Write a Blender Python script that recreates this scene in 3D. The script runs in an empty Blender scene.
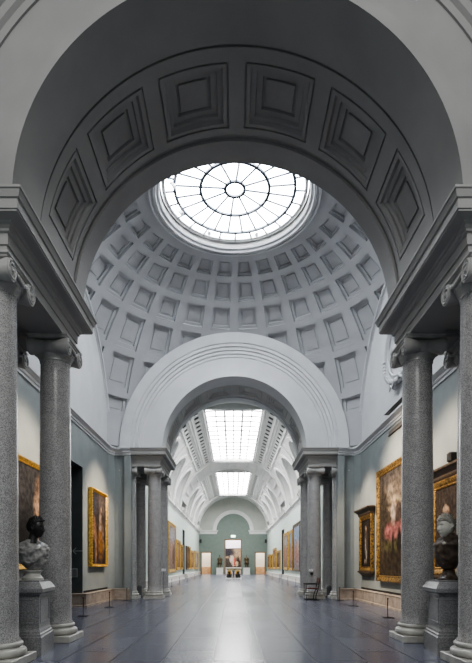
import bpy, bmesh, math, random
from mathutils import Vector, Matrix, noise
PI = math.pi
R = math.radians
random.seed(7)
SC = bpy.context.scene
COL = SC.collection

# ------------------------------------------------------------------ materials
def new_mat(name):
    m = bpy.data.materials.new(name)
    m.use_nodes = True
    nt = m.node_tree
    return m, nt, nt.nodes['Principled BSDF']

def setin(b, **kw):
    for k, v in kw.items():
        b.inputs[k].default_value = v

def rgb(c):
    return (c[0], c[1], c[2], 1.0)

def ramp(nt, stops):
    r = nt.nodes.new('ShaderNodeValToRGB')
    e = r.color_ramp.elements
    while len(e) < len(stops):
        e.new(0.5)
    for k, (p, c) in enumerate(stops):
        e[k].position = p
        e[k].color = rgb(c)
    return r

def noise_mat(name, c1, c2, scale=3.0, rough=0.6, metal=0.0, bump=0.0, bump_scale=None, detail=4.0, spec=0.5, lo=0.35, hi=0.65):
    m, nt, b = new_mat(name)
    tc = nt.nodes.new('ShaderNodeTexCoord')
    n = nt.nodes.new('ShaderNodeTexNoise')
    n.inputs['Scale'].default_value = scale
    n.inputs['Detail'].default_value = detail
    nt.links.new(tc.outputs['Object'], n.inputs['Vector'])
    r = ramp(nt, [(lo, c1), (hi, c2)])
    nt.links.new(n.outputs['Fac'], r.inputs['Fac'])
    nt.links.new(r.outputs['Color'], b.inputs['Base Color'])
    setin(b, Roughness=rough, Metallic=metal)
    b.inputs['Specular IOR Level'].default_value = spec
    if bump:
        n2 = nt.nodes.new('ShaderNodeTexNoise')
        n2.inputs['Scale'].default_value = bump_scale or scale * 4
        n2.inputs['Detail'].default_value = 6
        nt.links.new(tc.outputs['Object'], n2.inputs['Vector'])
        bp = nt.nodes.new('ShaderNodeBump')
        bp.inputs['Strength'].default_value = bump
        bp.inputs['Distance'].default_value = 0.02
        nt.links.new(n2.outputs['Fac'], bp.inputs['Height'])
        nt.links.new(bp.outputs['Normal'], b.inputs['Normal'])
    return m

def emit_mat(name, col, strength):
    m, nt, b = new_mat(name)
    setin(b, **{'Base Color': rgb(col), 'Roughness': 0.3})
    b.inputs['Emission Color'].default_value = rgb(col)
    b.inputs['Emission Strength'].default_value = strength
    return m

def granite(name, dark, mid, light, rough):
    m, nt, b = new_mat(name)
    tc = nt.nodes.new('ShaderNodeTexCoord')
    v = nt.nodes.new('ShaderNodeTexVoronoi'); v.inputs['Scale'].default_value = 125
    nt.links.new(tc.outputs['Object'], v.inputs['Vector'])
    n = nt.nodes.new('ShaderNodeTexNoise'); n.inputs['Scale'].default_value = 5; n.inputs['Detail'].default_value = 8
    nt.links.new(tc.outputs['Object'], n.inputs['Vector'])
    sp = nt.nodes.new('ShaderNodeSeparateColor')
    nt.links.new(v.outputs['Color'], sp.inputs['Color'])
    mx = nt.nodes.new('ShaderNodeMath'); mx.operation = 'MULTIPLY_ADD'
    mx.inputs[1].default_value = 0.72
    nt.links.new(sp.outputs['Red'], mx.inputs[0])
    m2 = nt.nodes.new('ShaderNodeMath'); m2.operation = 'MULTIPLY'; m2.inputs[1].default_value = 0.3
    nt.links.new(n.outputs['Fac'], m2.inputs[0]); nt.links.new(m2.outputs[0], mx.inputs[2])
    r = ramp(nt, [(0.08, dark), (0.5, mid), (0.95, light)])
    nt.links.new(mx.outputs[0], r.inputs['Fac'])
    nt.links.new(r.outputs['Color'], b.inputs['Base Color'])
    setin(b, Roughness=rough)
    return m

M = {}
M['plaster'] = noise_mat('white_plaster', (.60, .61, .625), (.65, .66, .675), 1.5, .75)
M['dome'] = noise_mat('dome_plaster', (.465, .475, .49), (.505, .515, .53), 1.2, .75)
M['arch'] = noise_mat('shade_darkened_plaster', (.30, .30, .297), (.34, .34, .335), 1.2, .75)  # same plaster as the far arch, with the near arch's shade put into the colour
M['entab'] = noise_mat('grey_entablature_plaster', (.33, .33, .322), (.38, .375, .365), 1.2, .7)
M['capital'] = noise_mat('capital_stone', (.36, .36, .35), (.46, .455, .44), 6, .6, bump=.2)
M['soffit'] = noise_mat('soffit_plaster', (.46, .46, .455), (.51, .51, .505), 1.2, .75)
M['vault'] = noise_mat('bright_vault_plaster', (.64, .65, .64), (.70, .70, .69), 1.2, .8)
M['slot'] = noise_mat('dark_slot', (.03, .03, .03), (.05, .05, .05), 3, .8)
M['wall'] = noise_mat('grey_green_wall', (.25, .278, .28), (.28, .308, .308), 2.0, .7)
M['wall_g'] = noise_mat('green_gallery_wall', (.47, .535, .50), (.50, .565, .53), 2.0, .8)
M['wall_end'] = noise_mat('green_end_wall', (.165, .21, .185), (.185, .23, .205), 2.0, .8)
M['dark_recess'] = noise_mat('dark_recess', (.055, .065, .068), (.07, .08, .083), 2.0, .7)
M['granite'] = granite('grey_granite', (.17, .168, .167), (.375, .369, .365), (.60, .592, .585), .26)
M['granite_d'] = granite('dark_granite', (.11, .11, .113), (.21, .21, .214), (.34, .34, .35), .42)
M['marble'] = noise_mat('pale_marble', (.42, .41, .38), (.56, .55, .51), 7, .35)
M['bust_grey'] = noise_mat('veined_grey_marble', (.16, .16, .155), (.46, .455, .435), 13, .45, detail=8)
M['bust_black'] = noise_mat('black_bronze', (.012, .011, .011), (.03, .028, .027), 9, .42)
M['bust_pale'] = noise_mat('aged_pale_marble', (.52, .51, .45), (.70, .685, .61), 12, .5, detail=8)
M['bust_hair'] = noise_mat('aged_marble_hair', (.26, .25, .21), (.46, .445, .39), 20, .55, bump=.5, detail=8)
M['bust_brown'] = noise_mat('dark_brown_stone', (.04, .030, .023), (.125, .09, .066), 11, .4, detail=8)
M['black'] = noise_mat('black_metal', (.012, .012, .013), (.02, .02, .021), 4, .5)
M['grille'] = noise_mat('black_grille', (.012, .012, .012), (.02, .02, .02), 4, .8)
M['gold'] = noise_mat('old_gold', (.30, .16, .03), (.78, .50, .13), 16, .38, metal=.75, bump=.9, bump_scale=42, detail=6)
M['gold_b'] = noise_mat('bright_gold', (.50, .28, .05), (.88, .58, .14), 12, .35, metal=.7, bump=.8, bump_scale=34)
M['gold_d'] = noise_mat('dark_gilt_wood', (.06, .035, .012), (.42, .25, .07), 13, .42, metal=.55, bump=.9, bump_scale=36)
M['wood_d'] = noise_mat('dark_frame_wood', (.03, .02, .012), (.09, .055, .03), 8, .45)
M['wood'] = noise_mat('brown_wood', (.16, .085, .04), (.26, .145, .07), 9, .5)
M['leather'] = noise_mat('red_brown_leather', (.10, .03, .022), (.16, .05, .036), 8, .5)
M['bronze'] = noise_mat('statue_bronze', (.04, .03, .018), (.17, .12, .06), 7, .4, metal=.5)
M['white_stone'] = noise_mat('white_stone', (.55, .55, .53), (.66, .66, .64), 4, .6)
M['cream'] = noise_mat('cream_wall', (.74, .67, .58), (.80, .73, .64), 1.0, .8)
M['lilac'] = noise_mat('lilac_wall', (.66, .62, .68), (.72, .68, .74), 1.0, .8)
M['dado'] = noise_mat('warm_dado', (.50, .28, .13), (.62, .38, .2), 3, .6)
M['metal'] = noise_mat('grey_metal', (.12, .125, .13), (.16, .165, .17), 4, .5)
M['white'] = noise_mat('white_enamel', (.72, .72, .72), (.78, .78, .78), 4, .5)
M['exit'] = emit_mat('exit_sign_green', (.75, 1.0, .85), 3.0)
M['arrow'] = noise_mat('pale_arrow', (.30, .33, .33), (.34, .37, .37), 4, .6)

def bench_mat():
    m, nt, b = new_mat('pinkish_stone')
    tc = nt.nodes.new('ShaderNodeTexCoord')
    n = nt.nodes.new('ShaderNodeTexNoise'); n.inputs['Scale'].default_value = 3.2; n.inputs['Detail'].default_value = 9
    n.inputs['Roughness'].default_value = .7
    nt.links.new(tc.outputs['Object'], n.inputs['Vector'])
    r = ramp(nt, [(.3, (.20, .155, .125)), (.5, (.36, .30, .25)), (.7, (.48, .42, .36))])
    nt.links.new(n.outputs['Fac'], r.inputs['Fac'])
    # joints between the blocks, every 1.25 m along the bench
    sx = nt.nodes.new('ShaderNodeSeparateXYZ'); nt.links.new(tc.outputs['Object'], sx.inputs[0])
    a = nt.nodes.new('ShaderNodeMath'); a.operation = 'PINGPONG'; a.inputs[1].default_value = .62
    nt.links.new(sx.outputs['Y'], a.inputs[0])
    c = nt.nodes.new('ShaderNodeMath'); c.operation = 'LESS_THAN'; c.inputs[1].default_value = .012
    nt.links.new(a.outputs[0], c.inputs[0])
    mx = nt.nodes.new('ShaderNodeMix'); mx.data_type = 'RGBA'
    nt.links.new(c.outputs[0], mx.inputs['Factor'])
    nt.links.new(r.outputs['Color'], mx.inputs['A']); mx.inputs['B'].default_value = (.12, .095, .08, 1)
    nt.links.new(mx.outputs['Result'], b.inputs['Base Color'])
    b.inputs['Roughness'].default_value = .5
    return m
M['bench'] = bench_mat()
M['bench_white'] = noise_mat('pale_gallery_stone', (.50, .47, .44), (.62, .59, .56), 3, .5)

def floor_mat():
    m, nt, b = new_mat('blue_grey_stone_floor')
    tc = nt.nodes.new('ShaderNodeTexCoord')
    br = nt.nodes.new('ShaderNodeTexBrick')
    br.offset = 0.5
    setin(br, Scale=1.0)
    br.inputs['Brick Width'].default_value = 1.4
    br.inputs['Row Height'].default_value = .70
    br.inputs['Mortar Size'].default_value = .009
    br.inputs['Mortar Smooth'].default_value = .1
    br.inputs['Color1'].default_value = (.108, .116, .158, 1)
    br.inputs['Color2'].default_value = (.132, .140, .185, 1)
    br.inputs['Mortar'].default_value = (.03, .032, .04, 1)
    mp = nt.nodes.new('ShaderNodeMapping')
    mp.inputs['Rotation'].default_value = (0, 0, PI / 2)
    mp.inputs['Location'].default_value = (.3, .33, 0)
    nt.links.new(tc.outputs['Object'], mp.inputs['Vector'])
    nt.links.new(mp.outputs['Vector'], br.inputs['Vector'])
    n = nt.nodes.new('ShaderNodeTexNoise'); n.inputs['Scale'].default_value = 26; n.inputs['Detail'].default_value = 8
    nt.links.new(tc.outputs['Object'], n.inputs['Vector'])
    r = ramp(nt, [(.3, (.88, .88, .88)), (.7, (1.1, 1.1, 1.1))])
    nt.links.new(n.outputs['Fac'], r.inputs['Fac'])
    mx = nt.nodes.new('ShaderNodeMix'); mx.data_type = 'RGBA'; mx.blend_type = 'MULTIPLY'
    mx.inputs['Factor'].default_value = 1
    nt.links.new(br.outputs['Color'], mx.inputs['A']); nt.links.new(r.outputs['Color'], mx.inputs['B'])
    nt.links.new(mx.outputs['Result'], b.inputs['Base Color'])
    b2 = nt.nodes.new('ShaderNodeTexBrick')
    b2.offset = 0.5
    setin(b2, Scale=1.0)
    for k_ in ('Brick Width', 'Row Height', 'Mortar Size', 'Mortar Smooth'):
        b2.inputs[k_].default_value = br.inputs[k_].default_value
    b2.inputs['Color1'].default_value = (0, 0, 0, 1)
    b2.inputs['Color2'].default_value = (1, 1, 1, 1)
    b2.inputs['Mortar'].default_value = (3, 3, 3, 1)
    nt.links.new(mp.outputs['Vector'], b2.inputs['Vector'])
    n2 = nt.nodes.new('ShaderNodeTexNoise'); n2.inputs['Scale'].default_value = 14; n2.inputs['Detail'].default_value = 7
    nt.links.new(tc.outputs['Object'], n2.inputs['Vector'])
    ad = nt.nodes.new('ShaderNodeMath'); ad.operation = 'MULTIPLY_ADD'; ad.inputs[1].default_value = .9
    nt.links.new(n2.outputs['Fac'], ad.inputs[0]); nt.links.new(b2.outputs['Color'], ad.inputs[2])
    mr = nt.nodes.new('ShaderNodeMapRange')
    mr.inputs['From Max'].default_value = 3.6
    mr.inputs['To Min'].default_value = .19; mr.inputs['To Max'].default_value = .38
    nt.links.new(ad.outputs[0], mr.inputs['Value'])
    nt.links.new(mr.outputs['Result'], b.inputs['Roughness'])
    b.inputs['Specular IOR Level'].default_value = .62
    return m
M['floor'] = floor_mat()

def canvas_mat(name, bg, blobs, warp=.06, scale=5.0):
    """A painting: a mottled ground with soft-edged patches of colour on it."""
    m, nt, b = new_mat(name)
    N, L = nt.nodes.new, nt.links.new
    uv = N('ShaderNodeTexCoord')
    ns = N('ShaderNodeTexNoise'); ns.inputs['Scale'].default_value = scale; ns.inputs['Detail'].default_value = 6
    L(uv.outputs['UV'], ns.inputs['Vector'])
    s = N('ShaderNodeVectorMath'); s.operation = 'SUBTRACT'; s.inputs[1].default_value = (.5, .5, .5)
    L(ns.outputs['Color'], s.inputs[0])
    k = N('ShaderNodeVectorMath'); k.operation = 'SCALE'; k.inputs['Scale'].default_value = warp * 4
    L(s.outputs[0], k.inputs[0])
    w = N('ShaderNodeVectorMath'); w.operation = 'ADD'
    L(uv.outputs['UV'], w.inputs[0]); L(k.outputs[0], w.inputs[1])
    r = ramp(nt, [(.3, bg[0]), (.7, bg[1])])
    L(ns.outputs['Fac'], r.inputs['Fac'])
    cur = r.outputs['Color']
    for (u, v, ru, rv, soft, c) in blobs:
        a = N('ShaderNodeVectorMath'); a.operation = 'SUBTRACT'; a.inputs[1].default_value = (u, v, 0)
        L(w.outputs[0], a.inputs[0])
        d = N('ShaderNodeVectorMath'); d.operation = 'MULTIPLY'; d.inputs[1].default_value = (1 / ru, 1 / rv, 0)
        L(a.outputs[0], d.inputs[0])
        e = N('ShaderNodeVectorMath'); e.operation = 'LENGTH'
        L(d.outputs[0], e.inputs[0])
        q = N('ShaderNodeMapRange')
        q.inputs['From Min'].default_value = 1 + soft; q.inputs['From Max'].default_value = 1 - soft
        L(e.outputs['Value'], q.inputs['Value'])
        mx = N('ShaderNodeMix'); mx.data_type = 'RGBA'
        L(q.outputs['Result'], mx.inputs['Factor'])
        L(cur, mx.inputs['A']); mx.inputs['B'].default_value = rgb(c)
        cur = mx.outputs['Result']
    n2 = N('ShaderNodeTexNoise'); n2.inputs['Scale'].default_value = 17; n2.inputs['Detail'].default_value = 7
    L(uv.outputs['UV'], n2.inputs['Vector'])
    r2 = ramp(nt, [(.38, (.38, .38, .38)), (.62, (1.05, 1.05, 1.05))])
    L(n2.outputs['Fac'], r2.inputs['Fac'])
    mm = N('ShaderNodeMix'); mm.data_type = 'RGBA'; mm.blend_type = 'MULTIPLY'; mm.inputs['Factor'].default_value = 1
    L(cur, mm.inputs['A']); L(r2.outputs['Color'], mm.inputs['B']); cur = mm.outputs['Result']
    L(cur, b.inputs['Base Color'])
    b.inputs['Roughness'].default_value = .6
    b.inputs['Specular IOR Level'].default_value = .12
    return m

# ------------------------------------------------------------------ mesh builder
class MB:
    def __init__(s):
        s.v, s.f, s.uv = [], [], {}
    def add(s, pts):
        k = len(s.v); s.v += [tuple(p) for p in pts]; return k
    def face(s, *pts):
        k = s.add(pts); s.f.append(tuple(range(k, k + len(pts))))
    def strip(s, a, b, closed=False):
        """quads between two equally long point lists"""
        n = len(a); i = s.add(a); j = s.add(b)
        for t in range(n if closed else n - 1):
            u = (t + 1) % n
            s.f.append((i + t, i + u, j + u, j + t))
    def rings(s, rs, closed=True, cap0=False, cap1=False):
        n = len(rs[0]); ks = [s.add(r) for r in rs]
        for a, b in zip(ks, ks[1:]):
            for t in range(n if closed else n - 1):
                u = (t + 1) % n
                s.f.append((a + t, a + u, b + u, b + t))
        if cap0: s.f.append(tuple(range(ks[0] + n - 1, ks[0] - 1, -1)))
        if cap1: s.f.append(tuple(range(ks[-1], ks[-1] + n)))
    def box(s, x0, x1, y0, y1, z0, z1):
        a = [(x0, y0), (x1, y0), (x1, y1), (x0, y1)]
        s.rings([[(x, y, z0) for x, y in a], [(x, y, z1) for x, y in a]], True, True, True)
    def bbox(s, x0, x1, y0, y1, z0, z1, b):
        """box with chamfered vertical and horizontal edges"""
        def sec(o, z):
            xa, xb, ya, yb = x0 + o, x1 - o, y0 + o, y1 - o
            c = b
            return [(xa + c, ya, z), (xb - c, ya, z), (xb, ya + c, z), (xb, yb - c, z), (xb - c, yb, z), (xa + c, yb, z), (xa, yb - c, z), (xa, ya + c, z)]
        s.rings([sec(b, z0), sec(0, z0 + b), sec(0, z1 - b), sec(b, z1)], True, True, True)
    def lathe(s, prof, n=32, c=(0, 0, 0), axis='z', cap=True):
        rs = []
        for r, z in prof:
            ring = []
            for t in range(n):
                a = 2 * PI * t / n
                p = (r * math.cos(a), r * math.sin(a), z)
                if axis == 'x': p = (p[2], p[0], p[1])
                if axis == 'y': p = (p[0], p[2], p[1])
                ring.append((c[0] + p[0], c[1] + p[1], c[2] + p[2]))
            rs.append(ring)
        s.rings(rs, True, cap, cap)
    def square(s, prof, c=(0, 0), cap=True):
        """rectangular lathe: prof = (half x, half y, z)"""
        rs = [[(c[0] - a, c[1] - b, z), (c[0] + a, c[1] - b, z), (c[0] + a, c[1] + b, z), (c[0] - a, c[1] + b, z)] for a, b, z in prof]
        s.rings(rs, True, cap, cap)
    def tube(s, pts, rad, n=8, cap=True):
        pts = [Vector(p) for p in pts]
        if not hasattr(rad, '__len__'): rad = [rad] * len(pts)
        rs = []; up = None
        for k, p in enumerate(pts):
            d = (pts[min(k + 1, len(pts) - 1)] - pts[max(k - 1, 0)]).normalized()
            if up is None:
                up = Vector((0, 0, 1)) if abs(d.z) < .9 else Vector((1, 0, 0))
            x = up - d * up.dot(d)
            x = x.normalized() if x.length > 1e-6 else d.orthogonal().normalized()
            up = x; y = d.cross(x)
            r = rad[k]; rx, ry = (r if hasattr(r, '__len__') else (r, r))
            rs.append([p + x * rx * math.cos(2 * PI * t / n) + y * ry * math.sin(2 * PI * t / n) for t in range(n)])
        s.rings(rs, True, cap, cap)
    def ball(s, c, r, n=16, m=10):
        rr = r if hasattr(r, '__len__') else (r, r, r)
        rs = []
        for k in range(m + 1):
            e = -PI / 2 + PI * k / m
            ce = max(math.cos(e), 1e-3)
            rs.append([(c[0] + rr[0] * ce * math.cos(2 * PI * t / n), c[1] + rr[1] * ce * math.sin(2 * PI * t / n), c[2] + rr[2] * math.sin(e)) for t in range(n)])
        s.rings(rs, True, True, True)
    def loft(s, secs, n=20, cap=True):
        """horizontal ellipses: (cx, cy, z, rx, ry)"""
        s.rings([[(cx + rx * math.cos(2 * PI * t / n), cy + ry * math.sin(2 * PI * t / n), z) for t in range(n)] for cx, cy, z, rx, ry in secs], True, cap, cap)
    def xform(s, mat, start=0):
        for k in range(start, len(s.v)):
            s.v[k] = tuple(mat @ Vector(s.v[k]))
    def build(s, name, mat, parent=None, smooth=False, weld=True, angle=35, clip=None, normals=True):
        me = bpy.data.meshes.new(name)
        me.from_pydata(s.v, [], s.f)
        bm = bmesh.new(); bm.from_mesh(me)
        if weld: bmesh.ops.remove_doubles(bm, verts=bm.verts, dist=1e-4)
        if clip:
            for co, no in clip:
                bmesh.ops.bisect_plane(bm, geom=bm.verts[:] + bm.edges[:] + bm.faces[:], plane_co=co, plane_no=no, clear_outer=True)
        if normals: bmesh.ops.recalc_face_normals(bm, faces=bm.faces)
        bm.to_mesh(me); bm.free()
        if smooth:
            for p in me.polygons: p.use_smooth = True
            me.set_sharp_from_angle(angle=R(angle))
        me.materials.append(mat)
        o = bpy.data.objects.new(name, me)
        COL.objects.link(o)
        if parent: o.parent = parent
        return o

def thing(name, label, cat, loc=(0, 0, 0), rz=0, group=None):
    o = bpy.data.objects.new(name, None); COL.objects.link(o)
    o.empty_display_size = .2
    o.location = loc; o.rotation_euler = (0, 0, rz)
    o['label'] = label; o['category'] = cat
    if group: o['group'] = group
    return o
def tag(o, label, cat, group=None):
    o['label'] = label; o['category'] = cat
    if group: o['group'] = group
    return o
def struct(o):
    o['kind'] = 'structure'; return o
def dup(root, loc=None, rz=None, label=None):
    def cp(o, par):
        c = o.copy(); COL.objects.link(c)
        c.parent = par
        for ch in o.children: cp(ch, c)
        return c
    r = cp(root, None)
    if loc is not None: r.location = loc
    if rz is not None: r.rotation_euler = (0, 0, rz)
    if label: r['label'] = label
    return r

def sweep(mb, path, prof, closed=False, side=1):
    """prof (offset, z) carried along a plan path with mitred corners; positive offset to the left of the path * side"""
    P = [Vector((x, y)) for x, y in path]; n = len(P)
    offs = []
    for k in range(n):
        a = P[k] - P[k - 1] if (k > 0 or closed) else P[1] - P[0]
        b = P[(k + 1) % n] - P[k] if (k < n - 1 or closed) else a
        a = a.normalized(); b = b.normalized()
        na = Vector((-a.y, a.x)); nb = Vector((-b.y, b.x))
        m = (na + nb)
        m = m / max(m.length_squared / 2, 1e-6) if m.length > 1e-6 else na
        offs.append(m * side)
    lines = [[(P[k].x + offs[k].x * o, P[k].y + offs[k].y * o, z) for k in range(n)] for o, z in prof]
    for a, b in zip(lines, lines[1:]):
        mb.strip(a, b, closed)

def coffer_grid(mb, us, vs, P, layers, seg=4, first=1, skip=None):
    """alternating ribs and coffers; layers = (inset share, depth)"""
    for i in range(len(us) - 1):
        for j in range(len(vs) - 1):
            u0, u1, v0, v1 = us[i], us[i + 1], vs[j], vs[j + 1]
            if skip and skip(u0, u1, v0, v1): continue
            cof = (i % 2 == first) and (j % 2 == first)
            if not cof:
                g = [[P(u0 + (u1 - u0) * a / seg, v0 + (v1 - v0) * b / seg, 0) for a in range(seg + 1)] for b in range(seg + 1)]
                mb.rings(g, False)
            else:
                rs = []
                for ins, d in layers:
                    ring = []
                    a0, a1, b0, b1 = u0 + (u1 - u0) * ins, u1 - (u1 - u0) * ins, v0 + (v1 - v0) * ins, v1 - (v1 - v0) * ins
                    for k in range(seg): ring.append(P(a0 + (a1 - a0) * k / seg, b0, d))
                    for k in range(seg): ring.append(P(a1, b0 + (b1 - b0) * k / seg, d))
                    for k in range(seg): ring.append(P(a1 - (a1 - a0) * k / seg, b1, d))
                    for k in range(seg): ring.append(P(a0, b1 - (b1 - b0) * k / seg, d))
                    rs.append(ring)
                mb.rings(rs, True)
                c = P((u0 + u1) / 2, (v0 + v1) / 2, layers[-1][1])
                last = rs[-1]
                for k in range(len(last)):
                    mb.face(last[k], last[(k + 1) % len(last)], c)

def arch_pts(r, y, zc, zb, n=72):
    out = [(r, y, zb)]
    for k in range(n + 1):
        a = PI * k / n
        out.append((r * math.cos(a), y, zc + r * math.sin(a)))
    out.append((-r, y, zb))
    return out

# ------------------------------------------------------------------ proportions of the place (metres)
HX = 4.85            # half width of the domed room
YA, YB = 8.90, 18.76  # its front and back faces
YC = (YA + YB) / 2
GX = 5.3             # half width of the long gallery
YE = 75.0            # end wall of the gallery
ZT = 5.90            # top of the entablature
mir = lambda y: 2 * YC - y
YP = 8.78             # line of the corner piers
YF = 5.95             # outer face of the arch walls

# ------------------------------------------------------------------ floor
mb = MB(); mb.face((-9, -5, 0), (9, -5, 0), (9, 86, 0), (-9, 86, 0))
struct(mb.build('floor', M['floor']))

# ------------------------------------------------------------------ arch walls
ZC = 5.92
def arch_wall(name, f, face_mat, g=None):
    g = g or f            # f mirrors the faces, g carries the soffit
    mb = MB()
    zb = ZT - .03
    # two faces with their archivolts; e = distance out of the wall plane
    arch_prof = [(4.47, -.02), (4.47, .10), (4.14, .10), (4.08, .08), (4.08, .04), (3.96, .04), (3.94, -.02), (3.84, -.02), (3.82, -.07), (3.72, -.07), (3.69, -.12), (3.6, -.12), (3.6, -.15), (3.04, -.15), (3.04, -.09), (2.94, -.09), (2.94, -.05), (2.82, -.05), (2.82, -.2)]
    for y0, sgn in ((YF, -1), (YA, 1)):
        prof = [(r, y0 + sgn * e) for r, e in arch_prof]
        rows = [arch_pts(r, f(y), ZC, zb) for r, y in prof]
        mb.rings(rows, False)
        # plane around the archivolt out to the edges of the wall
        yr = y0 - sgn * .32
        mb.rings([arch_pts(4.47, f(y0 - sgn * .02), ZC, zb), arch_pts(4.47, f(yr), ZC, zb)], False)
        inner = arch_pts(4.47, f(yr), ZC, zb)
        outer = []
        for (x, y, z) in inner:
            dx, dz = x, z - ZC
            if dz <= 0: outer.append((5.6 if x > 0 else -5.6, y, z)); continue
            t = min(5.6 / max(abs(dx), 1e-6), 6.6 / max(dz, 1e-6))
            outer.append((dx * t, y, ZC + dz * t))
        mb.rings([inner, outer], False)
    # soffit
    ya, yb = YF + .2, YA - .2
    so = [(2.82, ya), (2.82, 6.84), (2.87, 6.84), (2.87, 6.90), (2.84, 6.90), (2.84, 6.98)]
    mb.rings([arch_pts(r, g(y), ZC, zb) for r, y in so], False)
    so = [(2.84, 8.30), (2.87, 8.34), (2.87, 8.40), (2.82, 8.40), (2.82, yb)]
    mb.rings([arch_pts(r, g(y), ZC, zb) for r, y in so], False)
    P = lambda a, y, d: ((2.84 + d) * math.cos(a), g(y), ZC + (2.84 + d) * math.sin(a))
    us = [R(8)]
    for k in range(6):
        c = 90 + (k - 2.5) * 27
        us += [R(c - 11.0), R(c + 11.0)]
    us.append(R(172))
    lay = [(0, 0), (0, .03), (.03, .03), (.03, .0), (.08, .0), (.10, .05), (.16, .05), (.17, .09), (.25, .09), (.26, .13), (.30, .13), (.30, .10)]
    wall = struct(mb.build(name, face_mat, smooth=True, angle=25))
    mb = MB()
    coffer_grid(mb, us, [6.98, 7.10, 8.18, 8.30], P, lay, seg=8)
    for sx in (1, -1):
        mb.strip([(sx * 2.84, g(6.98), zb), (sx * 2.84, g(8.30), zb)], [(sx * 2.84, g(6.98), ZC), (sx * 2.84, g(8.30), ZC)])
        a0, a1 = (0, R(8)) if sx > 0 else (R(172), PI)
        for k in range(4):
            b0, b1 = a0 + (a1 - a0) * k / 4, a0 + (a1 - a0) * (k + 1) / 4
            mb.face(P(b0, 6.98, 0), P(b1, 6.98, 0), P(b1, 8.30, 0), P(b0, 8.30, 0))
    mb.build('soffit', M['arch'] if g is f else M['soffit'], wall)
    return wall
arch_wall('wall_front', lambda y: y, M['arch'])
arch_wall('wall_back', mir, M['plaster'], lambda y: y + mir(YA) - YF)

# ------------------------------------------------------------------ side walls of the domed room (lower part), with corner piers
ZW = 5.88
def side_path(s, y0=None):
    """plan of one side, walking from the front pier to the back pier"""
    return [(s * 4.4, YP - .25), (s * 4.4, YP + .2), (s * 4.5, YP + .2), (s * 4.5, YP + .11), (s * 4.69, YP + .11), (s * HX, YP + .48),
            (s * HX, mir(YP + .48)), (s * 4.69, mir(YP + .11)), (s * 4.27, mir(YP + .11)), (s * 4.27, mir(YP + .26)), (s * 4.02, mir(YP + .26)), (s * 4.02, mir(YP - .25))]
DY0, DY1, DZ = 12.36, 15.3, 4.44
for s, nm in ((-1, 'wall_left'), (1, 'wall_right')):
    mb = MB()
    pth = side_path(s)
    if s < 0:
        a = pth[:6] + [(-HX, DY0)]
        b = [(-HX, DY1)] + pth[6:]
        mb.strip([(x, y, 0) for x, y in a], [(x, y, ZW) for x, y in a])
        mb.strip([(x, y, 0) for x, y in b], [(x, y, ZW) for x, y in b])
        mb.face((-HX, DY0, DZ), (-HX, DY1, DZ), (-HX, DY1, ZW), (-HX, DY0, ZW))
    else:
        mb.strip([(x, y, 0) for x, y in pth], [(x, y, ZW) for x, y in pth])
    # walls behind the columns of the two arches
    for y0, y1 in ((5.9, YP + .1), (mir(YP + .1), mir(5.9))):
        mb.face((s * 4.9, y0, 0), (s * 4.9, y1, 0), (s * 4.9, y1, ZW), (s * 4.9, y0, ZW))
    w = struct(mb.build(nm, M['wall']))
    if s < 0:
        mb = MB()
        X2 = -HX - 1.3
        mb.face((-HX, DY1, 0), (X2, DY1, 0), (X2, DY1, DZ), (-HX, DY1, DZ))
        mb.face((-HX, DY0, 0), (X2, DY0, 0), (X2, DY0, DZ), (-HX, DY0, DZ))
        mb.face((X2, DY0, 0), (X2, DY1, 0), (X2, DY1, DZ), (X2, DY0, DZ))
        mb.face((-HX, DY0, DZ), (X2, DY0, DZ), (X2, DY1, DZ), (-HX, DY1, DZ))
        struct(mb.build('door_4', M['dark_recess']))
    # white cornice of the wall
    mb = MB()
    prof = [(0, 5.62), (.03, 5.62), (.03, 5.68), (.06, 5.70), (.06, 5.76), (.12, 5.82), (.15, 5.84), (.15, 5.90), (.10, 5.92), (-.05, 5.95)]
    sweep(mb, pth[1:-1], prof, side=s)
    struct(mb.build('trim_%d' % (1 if s < 0 else 2), M['plaster']))

# dome
DA, DB, DZ0, DN = 6.67, 6.5, 5.92, 2.08
def dome_z(r): return DZ0 + DB * max(0.0, 1 - (r / DA) ** DN) ** (1 / DN)
def dome_P(a, r, d):
    e = .01
    dz = (dome_z(min(r + e, DA - 1e-3)) - dome_z(r - e)) / (min(r + e, DA - 1e-3) - (r - e))
    nl = math.hypot(1, dz)
    nr, nz = -dz / nl, 1 / nl
    rr, zz = r + nr * d, dome_z(r) + nz * d
    return (rr * math.cos(a), YC + rr * math.sin(a), zz)
mb = MB()
us = []
st = 2 * PI / 28
for k in range(28):
    c = (k + .5) * st
    us += [c - st * .345, c + st * .345]
us.append(us[0] + 2 * PI)
vs = [2.42, 2.86, 3.32, 3.50, 4.08, 4.26, 4.85, 5.01, 5.72, 5.84, 6.36, 6.42, 6.55, 6.6698]
lay = [(0, 0), (0, .09), (.11, .09), (.11, .15), (.20, .15), (.21, .13)]
def far_out(u0, u1, v0, v1):
    a = (u0 + u1) / 2
    r = v0
    return abs(r * math.cos(a)) > HX + .55 or abs(r * math.sin(a)) > (YB - YA) / 2 + .55
def dome_cells():
    # vs start on a rib; us start on a coffer
    us2 = [us[0] - st * .31] + us
    us2 = us2[:-1]
    for i in range(len(us2) - 1):
        pass
    coffer_grid(mb, us2, vs, dome_P, lay, seg=5, first=1, skip=far_out)
dome_cells()
clip = [((HX + .26, 0, 0), (1, 0, 0)), ((-HX - .26, 0, 0), (-1, 0, 0)), ((0, YB + .30, 0), (0, 1, 0)), ((0, YA - .30, 0), (0, -1, 0))]
dome = struct(mb.build('ceiling', M['dome'], clip=clip))
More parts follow.
